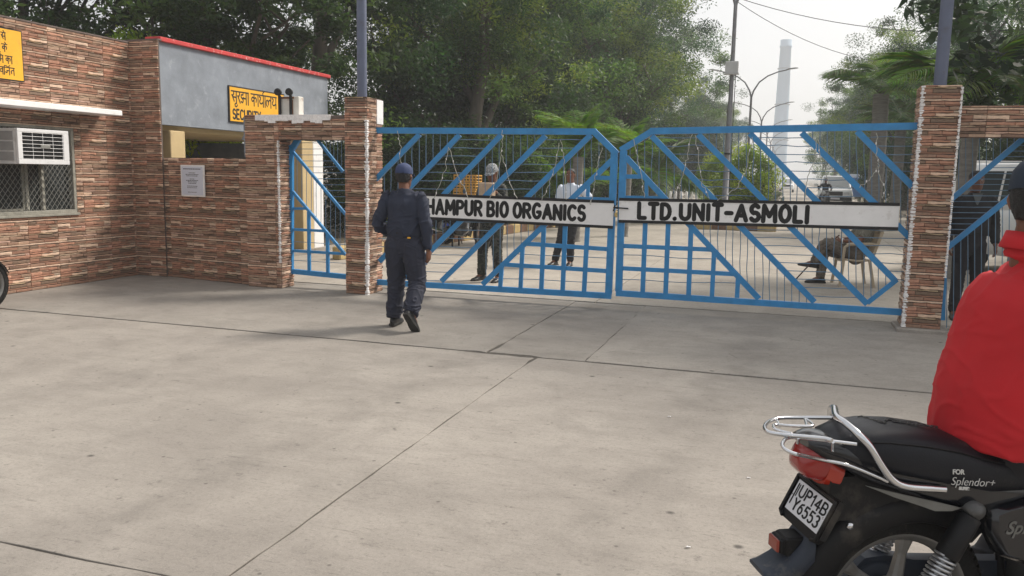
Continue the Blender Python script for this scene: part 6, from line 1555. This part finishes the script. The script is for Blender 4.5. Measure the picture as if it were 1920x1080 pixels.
# ----- vehicles
M_CARW = mat('white_car_paint', (.85,.86,.87), .25, var=.03, coat=.5); M_CGL = mat('car_glass', (.05,.06,.065), .06, spec=.6); M_WSC = mat('windscreen_painted_sky', (.34,.36,.37), .12, spec=.6); M_BLUEV = mat('blue_vehicle_paint', (.05,.14,.35), .3, coat=.4)  # windscreen: pale sky reflection is painted into its grey base colour
def vehicle(label, cat, loc, rz, Lh=2.3, W=.88, hood=1.05, roof=1.78, body=M_CARW, pickup=False, group=None, carrier=False):
    t = thing('parked_car', label, cat, loc, rz, group)      # +x is the front
    def sec(x, z0, z1, w, wt, bu=1.02): return [Vector((x,-w,z0)),Vector((x,-w*bu,z0+(z1-z0)*.5)) if bu > 1 else Vector((x,-(w+wt)/2,z0+(z1-z0)*.5)),Vector((x,-wt,z1-.03)),Vector((x,-wt*.93,z1)),Vector((x,wt*.93,z1)),Vector((x,wt,z1-.03)),Vector((x,w*bu,z0+(z1-z0)*.5)) if bu > 1 else Vector((x,(w+wt)/2,z0+(z1-z0)*.5)),Vector((x,w,z0))]
    m = MB(); m.loft([sec(x,a_,b_,w,wt) for x,a_,b_,w,wt in ((Lh,.42,.80,W*.86,W*.80),(Lh-.05,.36,.92,W*.93,W*.86),(Lh-.25,.34,hood-.04,W,W*.92),(Lh-1.15,.34,hood,W,W*.96),(Lh-1.25,.34,hood+.02,W,W*.96),(-Lh+.25,.34,hood+.02,W,W*.96),(-Lh+.05,.36,hood-.02,W*.97,W*.92),(-Lh,.42,hood-.1,W*.9,W*.86))]); put('body', m, body, t, False)
    x1 = -.35 if pickup else -Lh+.15
    m = MB(); m.loft([sec(x,hood,b_,w,wt,1) for x,b_,w,wt in ((Lh-1.2,hood+.04,W*.93,W*.90),(Lh-1.75,roof-.05,W*.93,W*.80),(Lh-2.0,roof,W*.93,W*.78),(x1+.25,roof,W*.93,W*.78),(x1+.08,roof-.06,W*.93,W*.79),(x1,hood+.04,W*.93,W*.90))]); put('cabin', m, body, t, False)
    def win(poly): m = MB(); m.add(poly,[tuple(range(len(poly)))]); return m
    # windscreen
    a_ = Vector((Lh-1.205,0,hood+.06)); b_ = Vector((Lh-1.745,0,roof-.075)); n_ = (a_-b_).cross(Vector((0,1,0))).normalized(); n_ = n_ if n_.x > 0 else -n_
    m = MB(); m.prism([(-W*.82,0),(W*.82,0),(W*.72,1),(-W*.72,1)], a_+n_*.012, (0,1,0), (b_-a_), n_*.01); put('windscreen', m, M_WSC, t, False)
    zs0, zs1 = hood+.10, roof-.14
    xs = [(Lh-1.52, Lh-1.85, Lh-2.25)]; segs = []; xx = Lh-2.30; nseg = 1 if pickup else 3; span = (xx-(x1+.2))/nseg
    segs.append([(Lh-1.42,zs0),(Lh-1.78,zs1),(Lh-2.25,zs1),(Lh-2.25,zs0)])
    if not pickup:
        for k in range(nseg):
            s0_ = xx-span*k; s1_ = xx-span*(k+1)+.07; segs.append([(s0_,zs0),(s0_,zs1),(s1_,zs1),(s1_,zs0)])
    for sg in (-1,1):
        for s_ in segs:
            wq = lambda z: W*(.93+(z-hood)/(roof-hood)*(-.145))+.010
            m = MB(); m.add([(x_, sg*wq(z_), z_) for x_, z_ in s_]+[(x_, sg*(wq(z_)-.02), z_) for x_, z_ in s_], [(0,1,2,3),(7,6,5,4),(0,4,5,1),(1,5,6,2),(2,6,7,3),(3,7,4,0)]); put('window', m, M_CGL, t, False)
        m = MB(); m.bbox((Lh-1.55,sg*(W+.02)-.0 if sg > 0 else -W-.24,hood+.05),(Lh-1.42,W+.24 if sg > 0 else -W-.02,hood+.22),.02); put('mirror', m, body if cat != 'jeep' else M_BLACK, t, False)
        m = MB(); m.bbox((Lh-.06,sg*W*.62-.16,.72),(Lh+.015,sg*W*.62+.16,.88),.02); put('headlight', m, M_PLATE, t, False)
        for xw in (Lh-.85,-Lh+.85):
            m = MB(); m.lathe((xw,sg*(W-.20),.36),(0,sg,0),[(0,.0),(0,.34),(.03,.36),(.19,.36),(.215,.34),(.215,.22),(.20,.21),(.19,.0)],24); wv = put('wheel', m, M_TYRE, t, False); m = MB(); m.lathe((xw,sg*(W+.006),.36),(0,sg,0),[(0,.20),(.012,.18),(.004,.06),(.02,.04),(.02,0)],16); put('rim', m, M_ALLOY, wv, False)
    m = MB(); m.bbox((Lh-.03,-W*.42,.66),(Lh+.02,W*.42,.90),.02); put('grille', m, M_BLACK, t, False)
    m = MB(); m.bbox((Lh-.1,-W*.95,.36),(Lh+.07,W*.95,.58),.03); put('bumper', m, M_DPL if pickup else body, t, False)
    m = MB(); m.box((Lh+.072,-.25,.44),(Lh+.08,.25,.55)); put('number_plate', m, M_PLATE, t, False)
    if carrier:
        m = MB(); m.bbox((-.2,-W*.62,roof+.04),(-.02,W*.62,roof+.13),.03); m.bbox((-.17,-.12,roof-.01),(-.05,.12,roof+.045),.01); m.tube([(-.11,-W*.66,roof+.10),(-.11,-W*.5,roof+.10)],.06,10); put('roof_bar', m, M_BOXW, t, False)
    if pickup:
        m = MB(); m.box((-Lh+.1,-W*.9,hood+.022),(-.4,-W*.85,hood+.06)); m.box((-Lh+.1,W*.85,hood+.022),(-.4,W*.9,hood+.06)); put('bed_rail', m, M_DPL, t, False)
    return t
q = at('Z', 0, 1560, 386); vehicle('white pickup facing the gate on the right side of the avenue', 'pickup', (q.x+.1, q.y, .01), R_(-92), 2.4, .95, 1.12, 1.82, pickup=True, group='white cars on the avenue')
vehicle('small white car far down the avenue', 'car', (.15, 104, .01), R_(-90), 2.0, .80, .98, 1.62, group='white cars on the avenue')
jp = vehicle('white jeep with roof bar parked behind the right wicket, beyond the black-jacketed man', 'jeep', (4.55, 16.1, .01), R_(-62), 2.1, .86, 1.12, 1.93, carrier=True)
# door sticker and mirror of the jeep are parts on it; blue and white truck
tk = thing('truck', 'small blue and white truck half hidden behind the white pickup', 'truck', (4.75,63,0), R_(-92))
m = MB(); m.bbox((-2.3,-.85,.7),(.9,.85,2.0),.03); put('cargo_box', m, M_CARW, tk, False); m = MB(); m.bbox((.95,-.8,.45),(2.2,.8,1.75),.08); cb = put('cab', m, M_BLUEV, tk, False); m = MB(); m.box((2.201,-.68,1.15),(2.215,.68,1.62)); put('windscreen', m, M_CGL, cb, False)
for sg in (-1,1):
    for xw in (1.5,-1.5): m = MB(); m.lathe((xw,sg*.62,.38),(0,sg,0),[(0,0),(0,.36),(.2,.36),(.2,0)],20); put('wheel', m, M_TYRE, tk, False)
# board behind the jeep
bp = at('Y', 19.0, 1815, 352); b2 = at('Y', 19.0, 1918, 300)
bo, br = sign_board('information_board', 'white board with small dark writing behind the white jeep', (bp.x,19.0,bp.z), (1,0,0), b2.x-bp.x, b2.z-bp.z, M_WHITE, .02, (0,-1,0))
W_, H_ = b2.x-bp.x, b2.z-bp.z
rr = random.Random(9)
for k, w_ in enumerate((.9,.5,.62,.55)):
    hindi(br, [rr.choice(['sa','ra','ka','va','la','ta','ya']) for _ in range(int(11*w_))], W_*.5-.11*.62*11*w_/2, H_-.17-.15*k, .075, .014)
put('lettering', br.m, M_INK, bo)
for x_ in (.06, W_-.06):
    m = MB(); m.tube([(bp.x+x_,19.04,0),(bp.x+x_,19.04,bp.z+H_)], .03, 8); put('post', m, ML, bo)
# small litter on the forecourt
for px, py, lab in ((1400,897,'tiny white paper scrap on the concrete left of the motorcycle'),(1252,782,'tiny pale chip on the concrete near the middle'),(1286,1027,'white pebble behind the mud flap of the foreground motorcycle')):
    q = at('Z', 0, px, py); m = MB(); m.prism([(0,0),(.018,.003),(.02,.009),(.003,.008)], (q.x,q.y,.002), (1,0,0), (0,1,0), (0,0,.004)); tag(put('scrap', m, M_GROUT), lab, 'scrap')
# ----- air
hz = MB(); hz.box((-95,-55,-1.2),(95,420,58)); hv = bpy.data.materials.new('haze_air'); hv.use_nodes = True; hv.node_tree.nodes.clear()
N = hv.node_tree.nodes; vo = N.new('ShaderNodeVolumePrincipled'); ou = N.new('ShaderNodeOutputMaterial'); hv.node_tree.links.new(vo.outputs[0], ou.inputs['Volume'])
vo.inputs['Color'].default_value = (.90,.93,.97,1); vo.inputs['Density'].default_value = HAZE; vo.inputs['Anisotropy'].default_value = .35
if HAZE > 0: tag(put('haze', hz, hv), 'pale haze in the air', kind='stuff')
